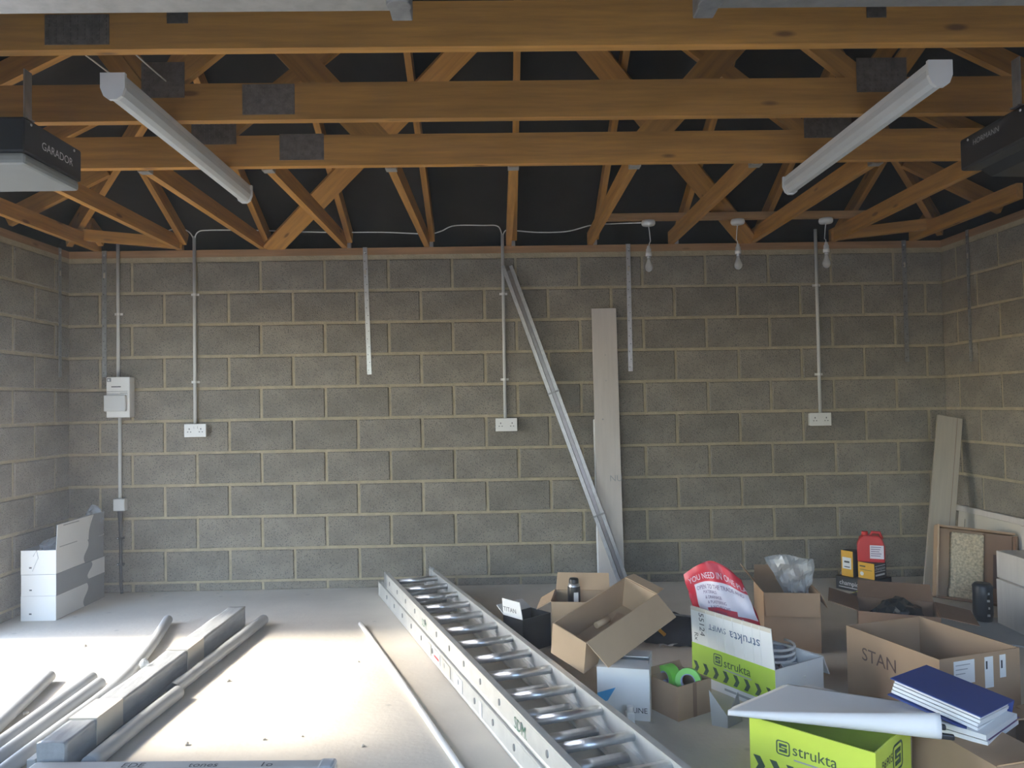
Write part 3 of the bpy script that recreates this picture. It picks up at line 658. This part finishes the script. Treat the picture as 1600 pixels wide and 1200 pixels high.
bar(0.17, 0.010, M['greyink'], s1, (-.04, -D1/2-.001, .016), (1, 0, 0), (0, 0, 1))
F = fl['f']
text('strukta', .058, M['blueink'], F, (.165, .105, .0006), (-1, 0, 0), (0, -1, 0))
text('SWIFT', .036, M['blueink'], F, (-.020, .106, .0006), (-1, 0, 0), (0, -1, 0))
text('55124', .042, M['pen'], F, (-.175, .145, .0006), (0, -1, 0), (1, 0, 0)); text('Rx', .034, M['pen'], F, (-.21, .05, .0006), (0, -1, 0), (1, 0, 0))
for x in (-.13, -.075, -.03, .02, .075, .125, .165): MB().box(x-.0012, x+.0012, .004, .16, 0, .0016).build('crease', M['cardwhite'], F)
MB().box(-W1/2+.01, W1/2-.01, .148, .165, .0002, .0012).build('tape_strip', M['label'], F)
# red and white bag in that box
bag = thing('carrier_bag', 'crumpled red and white printed bag standing in the tall lime box', 'bag', (1.02, 3.47, .03), (0, 0, -.55))
def bag_fn(u, v, off=0.0, back=False):
    # u across, v up; the bag leans left, its top edge bowed
    a = Vector((-.155+.0*v, 0)) ; L_ = Vector((-.10-.115*v, .05+.375*v)); R_ = Vector((.185-.135*v+.02*math.sin(v*PI), .02+.405*v))
    p = L_.lerp(R_, u); p.y += .07*math.sin(u*PI)*v*v
    bulge = .060*(1-(2*u-1)**2)*(1-.72*v*v)+.007*math.sin(u*15+v*8)+.006*math.sin(v*23-u*7)
    return Vector((p.x, (bulge if back else -bulge)-(off if not back else -off)+.02*v, p.y))
q = MB(); q.grid(lambda u, v: bag_fn(u, v), 22, 26, mfn=lambda u, v: 0 if v > .84 or v < .56+.05*math.sin(u*PI) or u < .13 else 1)
q.build('front_film', [M['red'], M['bagwhite']], bag, smooth=True)
MB().grid(lambda u, v: bag_fn(u, 1-v, 0, True), 22, 26).build('back_film', M['red'], bag, smooth=True)
def bag_text(s_, u0, v0, su, m, arc=0):
    v_, f_ = text_mesh(s_, 1.0); b = MB()
    b.add([bag_fn(u0+p[0]*su, v0+p[1]*su*.85+arc*math.sin((u0+p[0]*su)*PI), .0025) for p in v_], f_); b.build('lettering', m, bag)
bag_text('YOU NEED IN ONE PLA', .07, .872, .090, M['bagwhite'])
bag_text('OPEN TO THE TRADE AND', .16, .785, .062, M['purple'])
for i, s_ in enumerate(['MATERIALS', '& DRAINAGE', '& PLASTERING', '& BATHROOMS', '& HEATING']): bag_text(s_, .26+.02*i, .745-.046*i, .046, M['purple'])
for i in range(3): bag_text('&', .30+.23*i, .515, .075, M['bagwhite'])
# cable coil, socket box and film inside the lime box
tag(MB().tube([(1.19+.075*math.cos(a*.4), 3.36+.075*math.sin(a*.4), .125+.0016*a) for a in range(50)], .006, 8).build('cable_coil', M['white'], smooth=True), 'coil of white cable in the tall lime box', 'cable')
t = thing('pattress_box', 'small white plastic back box lying in the tall lime box', 'electrical box', (1.20, 3.23, .10), (.5, 0, .2))
carton_body(.075, .075, .045, .003).build('shell', M['white'], t)
for x in (-.022, .022): MB().lathe([(0, 0), (.007, 0), (.007, .002), (0, .002)], 10).build('knockout', M['greyplast'], t, M=Matrix.Translation((x, -.0376, .022)) @ Matrix.Rotation(PI/2, 4, 'X'))
rn = random.Random(3)
def crumple(name, label, cat, loc, size, m, amp=.3, rot=0, sub=3, squash=1.0, seed=1):
    r_ = random.Random(seed); bm = bmesh.new(); bmesh.ops.create_icosphere(bm, subdivisions=sub, radius=1)
    ph = [(Vector((r_.uniform(-1, 1), r_.uniform(-1, 1), r_.uniform(-1, 1)))*r_.uniform(2, 7), r_.uniform(0, 6)) for _ in range(9)]
    for v in bm.verts:
        k = 1+amp*sum(abs(math.sin(v.co.dot(a)+p))-.6 for a, p in ph)/3
        v.co *= k; v.co = Vector((v.co.x*size[0], v.co.y*size[1], v.co.z*size[2]))
    zmin = min(v.co.z for v in bm.verts)
    for v in bm.verts: v.co.z -= zmin
    me = bpy.data.meshes.new(name); bm.to_mesh(me); bm.free(); me.materials.append(m)
    o = bpy.data.objects.new(name, me); COL.objects.link(o); o.location = loc; o.rotation_euler = (0, 0, rot)
    return tag(o, label, cat)
crumple('plastic_film', 'cloudy plastic film bunched in the tall lime box', 'plastic film', (1.235, 3.43, .02), (.075, .085, .07), M['clear2'], .35, .3, 3, seed=5)

# ---- lime box in the foreground, paper drawings, roll
W2, D2, H2 = .40, .30, .222
s2, fl = carton('printed_carton', 'yellow-lime box lettered strukta under the sheets of paper', W2, D2, H2, (1.054, 2.512, 0), -.80, M['limey'], [('b', 95, .13)], group='lime printed boxes', fm=M['cardwhite'])
FX = frame((0, -D2/2-.0010, 0), (1, 0, 0), (0, 0, 1))
emblem(s2, FX @ Matrix.Translation((-.085, .152, 0)), .046, M['ink'])
text('strukta', .050, M['ink'], s2, (-.055, -D2/2-.0010, .140), (1, 0, 0), (0, 0, 1))
bar(0.12, 0.005, M['greyink'], s2, (-.05, -D2/2-.001, .122), (1, 0, 0), (0, 0, 1))
chevrons(s2, (-W2/2+.012, -D2/2-.0010, .075), (1, 0, 0), 7, .056, .028, M['ink'])
emblem(s2, frame((W2/2+.001, .03, .155), (0, 1, 0), (0, 0, 1)), .085, M['ink'])
text('B6905', .036, M['pen'], s2, (W2/2+.001, -.105, .155), (0, 1, 0), (0, 0, 1)); text('01', .026, M['greyink'], s2, (W2/2+.001, -.055, .122), (0, 1, 0), (0, 0, 1))
chevrons(s2, (W2/2+.001, -.07, .062), (0, 1, 0), 4, .052, .028, M['ink'])
pp = thing('drawing_sheets', 'large curling white paper sheets laid over the foreground lime box', 'paper', (1.085, 2.575, .2225), (0, 0, -.40))
def sheet(u, v, dz=0.0, turn=4.7, ins=0.0):
    # v = 0 far edge ... v = 1 the near edge, which curls down and under; the curl widens to the right
    r_ = .008+.030*u**1.2; x = -.31+.62*u+ins; flat = .70 if turn > 0 else 1.0
    yf, yn = .19-.05*u, -.165+.035*u
    k = min(v/flat, 1); y = yf+(yn-yf)*k; z = dz+.004+(2*r_)*k**1.6+.010*math.sin(u*5+k*2)*(1-k)*k
    if v > flat: a = (v-flat)/(1-flat)*turn; y = yn-r_*math.sin(a); z = dz+.004+r_*(1+math.cos(a))
    x += .17*(y-yn)/(yf-yn)*(1-u)**1.3 if v <= flat else 0
    return Vector((x, y, z))
MB().grid(lambda u, v: sheet(u, v, .0035), 36, 40).build('top_sheet', M['paper'], pp, smooth=True, solid=.0012)
for dz, ins, vm in ((.0012, .012, .66), (-.0012, -.014, .62)): MB().grid(lambda u, v: sheet(u*.9, v*vm, dz, 4.7, ins), 24, 16).build('under_sheet', M['cardwhite'], pp, smooth=True, solid=.001)
for i, (dy, z0, xe) in enumerate(((-.012, .014, .345), (.006, .034, .325))):
    t = thing('dark_tube', ('lower' if i == 0 else 'upper')+' of two dark tubes poking out of the curled paper', 'tube', (1.085, 2.575, .2225), (0, 0, -.40), group='dark tubes')
    MB().box(.05, xe, -.135+dy-.008, -.135+dy+.008, z0, z0+.016).build('stem', M['black'], t, bevel=.004)

# ---- white box with blue triangle
t, fl = carton('white_carton', 'white box with a blue triangle and the letters LINE beside the ladder', .208, .24, .203, (.503, 3.205, 0), -.239, M['cardwhite'], [('f', -88, .10), ('b', -86, .11)])
poly_part('blue_triangle', [(-.103, .10), (-.03, .125), (-.062, .072), (-.103, .055)], M['skyblue'], t, frame((0, -.1206, 0), (1, 0, 0), (0, 0, 1)))
text('LINE', .030, M['pen'], t, (.034, -.1212, .030), (1, 0, 0), (0, 0, 1))
fit = thing('plastic_fitting', 'small white plastic fitting lying by the ladder in front of the LINE box', 'fitting', (.492, 3.045, 0), (0, 0, .1))
MB().box(-.016, .016, -.016, .016, 0, .05).build('base', M['white'], fit, bevel=.004); MB().lathe([(0, 0), (.014, 0), (.014, .02), (0, .02)], 12, c=(0, 0, .05)).build('spigot', M['white'], fit)

# ---- small carton with green tape
t, fl = carton('small_carton', 'small brown carton holding green tape rolls', .165, .185, .135, (.722, 3.172, 0), -1.034, M['card'], [('l', 20, .03)])
MB().box(.0826, .0835, -.01, .01, .0, .134).build('seam', M['carddark'], t)
def tape(label, loc, rot, R=.052):
    t = thing('tape_roll', label, 'tape roll', loc, rot, group='green tape rolls')
    MB().lathe([(R*.58, -.024), (R, -.024), (R, .024), (R*.58, .024)], 32).build('tape', M['green'], t, smooth=False)
    MB().lathe([(R*.58, .024), (R*.5, .024), (R*.5, -.024), (R*.58, -.024)], 32).build('core', M['lilac'], t, smooth=True)
tape('green tape roll standing upright at the right of the small carton', (.755, 3.165, .118), (PI/2-.25, 0, -.35))
tape('green tape roll lying at the left of the small carton', (.685, 3.215, .118), (PI/2, .0, -1.1))

# ---- tilted brown carton resting on the others
t, fl = carton('brown_carton', 'long open brown carton tipped over on the other boxes', .50, .18, .15, (.442, 3.393, .235), (.292, -.215, .749), M['card2'], [('f', 118, .125), ('r', 95, .06)])
MB().box(.05, .16, -.07, .0, .006, .03).build('inner_card', M['card'], t, M=Matrix.Rotation(.3, 4, 'Z'))
tag(MB().tube([(.40, 3.33, .305), (.46, 3.37, .32)], .014, 10).build('offcut', M['card2'], smooth=True), 'short pale cardboard tube lying inside the tipped carton', 'cardboard tube')

# ---- carton with the black can, black printed box
t, fl = carton('brown_carton', 'open brown carton with a black can standing in it', .30, .26, .235, (.42, 4.12, 0), -.16, M['card2'], [('f', 165, .10), ('b', 35, .10), ('r', 60, .10), ('l', 120, .09)])
can = thing('spray_can', 'black spray can with a silver shoulder standing in the brown carton', 'spray can', (.385, 4.17, .12))
MB().lathe([(0, 0), (.034, 0), (.034, .155), (.033, .158)], 20).build('body', M['black'], can, smooth=True)
MB().lathe([(.033, .158), (.029, .172), (.02, .178)], 20).build('shoulder', M['galv'], can, smooth=True)
MB().lathe([(.0, .202), (.022, .20), (.026, .192), (.026, .172)], 20).build('cap', M['black'], can, smooth=True)
MB().box(-.004, .020, -.0355, -.030, .05, .13).build('label_patch', M['paper'], can)
t, fl = carton('black_carton', 'black printed carton with a white lettered flap behind the ladder', .15, .20, .17, (.125, 4.04, 0), -.85, M['black'], [('f', 8, .09), ('l', 60, .07)], fm=M['cardwhite'])
text('TITAN', .034, M['pen'], fl['f'], (-.065, .025, .0006), (1, 0, 0), (0, 1, 0))
bar(.05, .012, M['greyink'], t, (-.06, -.1006, .10), (1, 0, 0), (0, 0, 1))

# ---- mid carton with clear bag
t, fl = carton('brown_carton', 'open brown carton with a clear plastic bag sticking out of it', .273, .29, .295, (1.47, 3.995, 0), -.154, M['card'], [('f', 172, .115), ('l', 40, .11), ('b', 12, .08), ('r', 155, .08)])
cb = thing('clear_bag', 'clear crumpled plastic bag sticking up out of the brown carton', 'bag', (1.50, 4.01, .22), (0, 0, -.1))
def cbag(u, v, s_):
    x = (u-.5)*(.10+.16*v)+.04*(1-v); z = .235*v*(1-.18*abs(u-.35)); y = s_*.035*(1-(2*u-1)**2)*(1-v*.5)+.014*math.sin(u*13+v*7)+.012*math.sin(v*17-u*9)
    return Vector((x, y, z))
for s_, nm in ((-1, 'front_film'), (1, 'back_film')): MB().grid(lambda u, v: cbag(u, v, s_), 12, 12).build(nm, M['clear'], cb)

# ---- tool bag in the dark gap
tb = thing('tool_bag', 'low black tool bag with a yellow tab behind the tipped carton', 'bag', (.86, 4.18, 0), (0, 0, -.5))
q = MB(); q.grid(lambda u, v: ((u-.5)*.46+.01*math.sin(v*20), .16*math.cos(v*PI)*(1-.25*abs(2*u-1)**3), .12*math.sin(v*PI)*(1-.35*abs(2*u-1)**3)+.008*math.sin(u*24)), 20, 10)
q.build('fabric_body', M['cloth'], tb, smooth=True)
MB().tube([(-.08, -.15, .05), (-.05, -.17, .085), (.03, -.17, .085), (.06, -.15, .05)], .010, 8).build('handle', M['yellow'], tb, smooth=True)
MB().box(-.22, .22, -.004, .004, .116, .124).build('zip', M['galvdull'], tb)
tag(MB().grid(lambda u, v: (.80+.17*u, 3.965+.03*u+.012*v+.008*math.sin(u*12), .004+.012*abs(math.sin(u*9+v))), 16, 2).build('torn_strip', M['cardwhite'], solid=.001), 'torn white paper strip on the floor behind the tipped carton', 'paper')

# ---- folded leaflet on the floor
t = thing('folded_leaflet', 'pale folded leaflet standing on the floor between the tape carton and lime box', 'paper', (.86, 2.985, 0), (0, 0, .15))
MB().prism([(0, 0), (0, .045), (-.07, .135), (-.062, .0)], -.001, .001, M=Matrix.Rotation(-.7, 4, 'Z') @ Matrix.Rotation(PI/2, 4, 'X')).build('panel', M['pipe'], t); MB().prism([(0, 0), (.10, 0.0), (.075, .12), (0, .045)], -.001, .001, M=Matrix.Rotation(.55, 4, 'Z') @ Matrix.Rotation(PI/2, 4, 'X')).build('panel', M['pipe'], t)

# ---- STAN box
t, fl = carton('brown_carton', 'big open brown box lettered STAN near the right wall', .394, .471, .301, (1.715, 3.10, 0), .30, M['card'])
text('STAN', .074, M['brownink'], t, (-.1978, .15, .185), (0, -1, 0), (0, 0, 1))
for (x, w_, z0, z1) in ((-.13, .10, .20, .285), (.02, .042, .17, .285), (.095, .03, .2, .285)): MB().box(x, x+w_, -.2364, -.2352, z0, z1).build('label_patch', M['paper'], t)
for k in range(3): MB().box(-.122, -.122+.07-.012*k, -.2370, -.2362, .268-.016*k, .271-.016*k).build('print_line', M['greyink'], t)
bar(0.008, 0.03, M['pen'], t, (.025, -.237, .24), (1, 0, 0), (0, 0, 1)); bar(0.008, 0.03, M['pen'], t, (.1, -.237, .235), (1, 0, 0), (0, 0, 1))
crumple('plastic_film', 'cloudy plastic film lying inside the big STAN box', 'plastic film', (1.74, 3.05, .008), (.13, .15, .08), M['clear2'], .3, 0, 3, seed=8)

# ---- binder, papers, carton at the lower right
t, fl = carton('brown_carton', 'flapped brown carton at the bottom right corner under the blue binder', .40, .36, .195, (1.585, 2.43, 0), .16, M['card'], [('f', 60, .16), ('b', -80, .14), ('l', -84, .17), ('r', 80, .15)])
for x in (-.13, -.06): MB().tube([(x, -.1825, .165), (x+.015, -.187, .172), (x+.03, -.1825, .165)], .002, 6).build('staple', M['galv'], t)
t = thing('paper_stack', 'white papers and a purple folder stacked under the blue binder', 'paper', (1.475, 2.535, .20), (0, 0, .655))
for i, (m_, z, dx) in enumerate((('paper', 0, 0), ('purple', .014, .012), ('paper', .02, -.01))): MB().box(-.125+dx, .125+dx, -.15, .14, z, z+(.013, .005, .016)[i]).build('sheets', M[m_], t)
t = thing('ring_binder', 'blue lever arch binder lying over the papers at the right', 'binder', (1.470, 2.545, .245), (.16, .06, .655))
MB().box(-.135, .135, -.14, .14, .052, .056).build('cover', M['blue'], t, bevel=.0015); MB().box(-.135, .135, -.14, .14, -.004, 0).build('cover', M['blue'], t, bevel=.0015)
MB().box(.131, .135, -.14, .14, -.004, .056).build('spine', M['blue'], t, bevel=.0015)
for k in range(4): MB().box(-.12+.004*k, .12, -.132+.003*(k % 2), .135, .004+.011*k, .013+.011*k).build('pages', M['paper'], t)
crumple('plastic_film', 'dark cloudy plastic film bunched at the right edge', 'plastic film', (2.02, 2.66, 0), (.15, .15, .13), M['clear2'], .35, 0, 3, seed=11)
t = thing('red_packet', 'small red packet at the bottom right edge', 'packet', (1.755, 2.43, .197), (0, 0, .3))
MB().grid(lambda u, v: ((u-.5)*.10, (v-.5)*.07, .004+.02*math.sin(u*PI)*math.sin(v*PI)), 8, 6).build('film', M['redcan'], t, smooth=True, solid=.002)

# ---- dark carton behind the STAN box
t, fl = carton('brown_carton', 'dark open brown carton with splayed flaps behind the STAN box', .36, .30, .22, (1.97, 3.84, 0), -.42, M['carddark'], [('f', 150, .13), ('b', 62, .13), ('l', 75, .14), ('r', 100, .16)])
crumple('bin_liner', 'shiny black bin liner inside the dark carton', 'bag', (1.98, 3.85, .07), (.11, .10, .09), M['blackbag'], .4, 0, 3, seed=4)
# ---- champion boxes and red can
def printed_box(label, w_, d_, h_, loc, rz, m_front, m_side, word, wm, ws, wz, stack='spark plug style boxes'):
    t = thing('small_box', label, 'box', loc, (0, 0, rz), 'small black and yellow boxes')
    MB().box(-w_/2, w_/2, -d_/2, d_/2, 0, h_).build('body', m_side, t, bevel=.0015)
    MB().box(-w_/2+.001, w_/2-.001, -d_/2-.001, -d_/2+.001, .001, h_-.001).build('front_panel', m_front, t)
    return t
CR = -1.0
t = printed_box('black box lettered champion lying at the bottom of the small stack', .24, .25, .085, (2.40, 5.10, 0), CR, M['black'], M['black'], '', None, 0, 0)
text('champion', .042, M['paper'], t, (-.095, -.1266, .035), (1, 0, 0), (0, 0, 1)); MB().box(-.10, .08, -.1266, -.1260, .018, .022).build('print_line', M['paper'], t)
t = printed_box('upright amber box with a white label on the black box', .085, .085, .17, (2.325, 5.115, .086), CR, M['yellow'], M['black'], '', None, 0, 0)
MB().box(-.033, .030, -.0440, -.0434, .05, .125).build('label_patch', M['paper'], t); bar(0.038, 0.012, M['pen'], t, (-.02, -.0446, .09), (1, 0, 0), (0, 0, 1)); MB().box(-.02, .02, -.0446, -.044, .06, .066).build('print_line', M['pen'], t)
t = printed_box('amber and black box lettered champion under the red canister', .115, .135, .105, (2.435, 5.05, .086), CR, M['yellow'], M['black'], '', None, 0, 0)
text('champion', .030, M['paper'], t, (.0582, -.062, .06), (0, 1, 0), (0, 0, 1)); bar(0.105, 0.012, M['paper'], t, (.0582, -.058, .022), (0, 1, 0), (0, 0, 1))
for z in (.085, .048): MB().box(.0578, .0583, -.06, .055, z, z+.004).build('print_line', M['paper'], t)
MB().box(-.045, -.005, -.0692, -.0684, .075, .083).box(-.045, .04, -.0692, -.0684, .055, .058).build('print_line', M['pen'], t)
MB().lathe([(0, 0), (.013, 0), (0, .0006)], 12).build('print_spot', M['paper'], t, M=Matrix.Translation((-.03, -.0688, .03)) @ Matrix.Rotation(PI/2, 4, 'X'))
jc = thing('red_canister', 'red plastic canister with a white label on top of the stacked boxes', 'canister', (2.435, 5.06, .1915), (0, 0, -.42))
MB().prism([(-.082, 0), (.082, 0), (.084, .105), (.068, .15), (.045, .172), (-.045, .172), (-.068, .15), (-.084, .105)], -.05, .05, M=Matrix(((1, 0, 0, 0), (0, 0, 1, 0), (0, 1, 0, 0), (0, 0, 0, 1)))).build('body', M['redcan'], jc, bevel=.008)
MB().lathe([(0, .024), (.018, .024), (.02, .02), (.02, 0), (0, 0)], 16, c=(-.035, 0, .170)).build('cap', M['redcan'], jc); MB().tube([(.0, 0, .165), (.01, 0, .190), (.055, 0, .188), (.068, 0, .15)], .010, 10).build('handle', M['redcan'], jc, smooth=True)
MB().box(-.008, .075, -.0512, -.0495, .025, .112).build('label_patch', M['bagwhite'], jc)
for k in range(5): MB().box(-.002, .06-.006*(k % 3), -.0518, -.051, .098-.014*k, .102-.014*k).build('print_line', M['purple'], jc)
t = thing('lime_packet', 'crumpled lime and black packet on the floor before the stacked boxes', 'packet', (2.22, 4.80, 0), (0, 0, .35))
MB().grid(lambda u, v: ((u-.5)*.22, (v-.5)*.14, .006+.05*math.sin(u*PI)*math.sin(v*PI)+.006*math.sin(u*19+v*5)), 14, 8, mfn=lambda u, v: 1 if (u-.35)**2+(v-.4)**2 < .05 else 0).build('film', [M['limey'], M['black']], t, smooth=True, solid=.003)
# ---- packaging against the right wall
t = thing('flat_carton', 'flattened white carton leaning on the right wall', 'cardboard', (3.10, 4.80, 0), (0, .10, 0))
MB().box(-.012, .012, -.36, .44, 0, .50).build('panel', M['label'], t, bevel=.002)
MB().box(-.020, .016, -.36, .46, .485, .525).build('folded_edge', M['boardw'], t, bevel=.004); MB().box(-.022, -.012, -.34, -.20, 0, .48).build('side_flap', M['boardw'], t); MB().box(-.0135, -.0122, .36, .364, .05, .44).build('slit', M['dark'], t)
bar(0.24, 0.02, M['carddark'], t, (-.0226, -.26, .10), (0, 0, 1), (0, 1, 0))
fb = thing('foam_carton', 'opened brown carton lined with mottled foam standing by the right wall', 'box', (2.85, 4.66, 0.012), (-.24, .10, -.32))
MB().box(-.215, .215, -.01, .0, 0, .44).build('back_panel', M['card'], fb); MB().box(-.215, -.205, -.10, -.01, 0, .44).build('side_panel', M['card2'], fb); MB().box(.205, .215, -.10, -.01, 0, .42).build('side_panel', M['carddark'], fb)
MB().box(-.215, .215, -.10, -.01, 0, .012).build('bottom_panel', M['carddark'], fb); MB().box(-.205, .205, -.09, -.01, .428, .44).build('top_panel', M['card'], fb)
MB().box(-.13, .05, -.06, -.011, .05, .41).build('foam_slab', M['foam'], fb, bevel=.008); MB().box(-.14, .06, -.075, -.012, .012, .07).build('foam_lip', M['foam'], fb, bevel=.01)
MB().box(.052, .20, -.05, -.011, .02, .42).build('inner_card', M['carddark'], fb)
bar(0.2, 0.03, M['brownink'], fb, (.13, -.051, .10), (0, 0, 1), (-1, 0, 0))
for i, (lab, w_, d_, h_, loc, rz) in enumerate([('long white carton on the floor at the right edge', .42, .30, .25, (2.95, 4.10, 0), -.06), ('white carton on top of the long carton at the right edge', .40, .30, .15, (2.965, 4.13, .251), -.02)]):
    t = thing('white_carton', lab, 'box', loc, (0, 0, rz), 'white cartons at the right edge')
    MB().box(-w_/2, w_/2, -d_/2, d_/2, 0, h_).build('body', M['boardw'], t, bevel=.003)
    MB().box(-w_/2+.09, -w_/2+.093, -d_/2-.0008, -d_/2+.001, 0, h_).build('seam', M['greyink'], t)
    MB().box(-w_/2+.14, -w_/2+.146, -d_/2-.0012, -d_/2+.001, h_*.3, h_*.5).build('slot', M['dark'], t)
    MB().box(-w_/2+.003, w_/2-.003, -d_/2-.001, -d_/2+.001, h_-.03, h_-.027).build('print_line', M['greyink'], t)
t = thing('wrapped_roll', 'black wrapped roll standing between the foam carton and white cartons', 'roll', (2.70, 4.31, .0))
MB().lathe([(0, .002), (.045, 0), (.052, .05), (.05, .15), (.052, .20), (.04, .215), (.012, .215), (0, .21)], 18).build('wrap', M['black'], t, smooth=True)
for k in range(4): MB().box(-.008+.006*(k % 2), .006, -.055, -.048, .04+.04*k, .052+.04*k).build('glint_piece', M['galv'], t)  # small bright steel pieces set on the black wrap as its glints
for lab, poly, loc, rz, m_ in (('grey cardboard sheet lying flat before the foam carton', [(-.42, -.25), (.38, -.30), (.42, .22), (-.30, .28)], (2.52, 4.22, .001), -.45, 'pipe'), ('brown cardboard sheet lying flat between the stacked boxes and the dark carton', [(-.2, -.15), (.22, -.12), (.2, .16), (-.18, .14)], (2.35, 4.60, .001), .5, 'card')):
    o = MB().prism(poly, 0, .006).build('cardboard_sheet', M[m_]); o.location = loc; o.rotation_euler = (0, 0, rz); tag(o, lab, 'cardboard', 'flat cardboard sheets')
# ---- three white boxes in the left corner
def wave(u): return .03*math.sin((u-.5)*5.2)
def left_box(label, z0, h_, panels, open_=False, dx=0, rz=0):
    t = thing('lamp_box', label, 'box', (-2.815+dx, 5.02, z0), (0, 0, rz), 'white and grey boxes in the corner'); w_, d_ = .21, .57
    (carton_body(w_, d_, h_, .004) if open_ else MB().box(-w_/2, w_/2, -d_/2, d_/2, 0, h_)).build('body', M['cardgrey'], t)
    MB().box(-w_/2, w_/2, -d_/2-.0012, -d_/2+.0005, .0, h_).build('end_panel', M['cardwhite'], t)
    MB().box(-w_/2+.05, -w_/2+.065, -d_/2-.0020, -d_/2-.001, h_*.25, h_*.31).build('print_mark', M['pen'], t)
    for (a, c, zlo, zhi) in panels:
        n = 12; pts = [(a + (wave(i/n) if a > -d_/2+.01 else 0), zlo+(zhi-zlo)*i/n) for i in range(n+1)] + [(c + (wave(1-i/n) if c < d_/2-.01 else 0), zhi-(zhi-zlo)*i/n) for i in range(n+1)]
        MB().prism(pts, 0, .0012).build('side_panel', M['cardwhite'], t, M=frame((w_/2, 0, 0), (0, 1, 0), (0, 0, 1)))
    return t
left_box('bottom box of the three stacked in the left corner', 0, .148, [(-.285, .05, .002, .146)])
left_box('middle taped box of the three stacked in the left corner', .149, .128, [(.10, .285, .02, .126)], dx=.002)
t = left_box('top open box with a raised flap in the left corner stack', .279, .145, [(-.285, .06, .002, .145)], True, dx=-.002, rz=.01)
FL = frame((.105, 0, .145), (0, 1, 0), (0.05, 0, 1))
fo = MB().prism([(-.283, 0), (.283, 0), (.283, .155), (.05, .160), (-.283, .152)], -.003, 0).build('flap', M['cardgrey'], t, M=FL)
n = 12; pts = [(-.283, 0)] + [(.06+wave(1)-.06*math.sin(i/n*PI)*.3+.05*i/n, .155*i/n) for i in range(n+1)] + [(-.283, .152)]
MB().prism(pts, 0, .0012).build('print_panel', M['cardwhite'], fo)
MB().tube([(p[0]+.006, p[1], .0015) for p in pts[1:-1]], .003, 6).build('print_line', M['white'], fo)
bar(0.18, 0.007, M['greyink'], fo, (-.22, .137, .0016), (1, 0, 0), (0, 1, 0)); bar(0.2, 0.006, M['greyink'], fo, (-.25, .01, .0016), (1, 0, 0), (0, 1, 0))
MB().box(-.105, .105, .22, .29, .142, .150, M=Matrix.Rotation(.0, 4, 'X')).build('flap', M['cardwhite'], t)
crumple('plastic_film', 'clear film bulging from the top box in the left corner', 'plastic film', (-2.83, 5.0, .30), (.075, .2, .085), M['clear2'], .3, 0, 3, seed=21)
crumple('plastic_film', 'grey film bag on the back end of the left corner stack', 'plastic film', (-2.76, 5.27, .44), (.05, .05, .085), M['clear2'], .4, 0, 3, seed=25)
MB().tube([(-.03, -.2875, .11), (-.01, -.2875, .145), (.0, -.288, .10), (-.035, -.2875, .02)], .0025, 6).build('tape_end', M['clear'], t)

# ================================================================ haze volume added to echo the lens glare on the left
hz = bpy.data.materials.new('glare_haze_volume'); hz.use_nodes = True; nt = hz.node_tree; nt.nodes.remove(nt.nodes['Principled BSDF'])
vsn = nt.nodes.new('ShaderNodeVolumeScatter'); vsn.inputs['Color'].default_value = (.92, .95, 1, 1); vsn.inputs['Density'].default_value = .020; vsn.inputs['Anisotropy'].default_value = .25
nt.links.new(vsn.outputs[0], nt.nodes['Material Output'].inputs['Volume'])
tag(MB().box(XL-.06, XR+.06, YF-.05, YB+.06, -.06, 4.3).build('glare_haze', hz), 'faint haze volume added through the garage in place of lens glare', 'haze', kind='stuff')
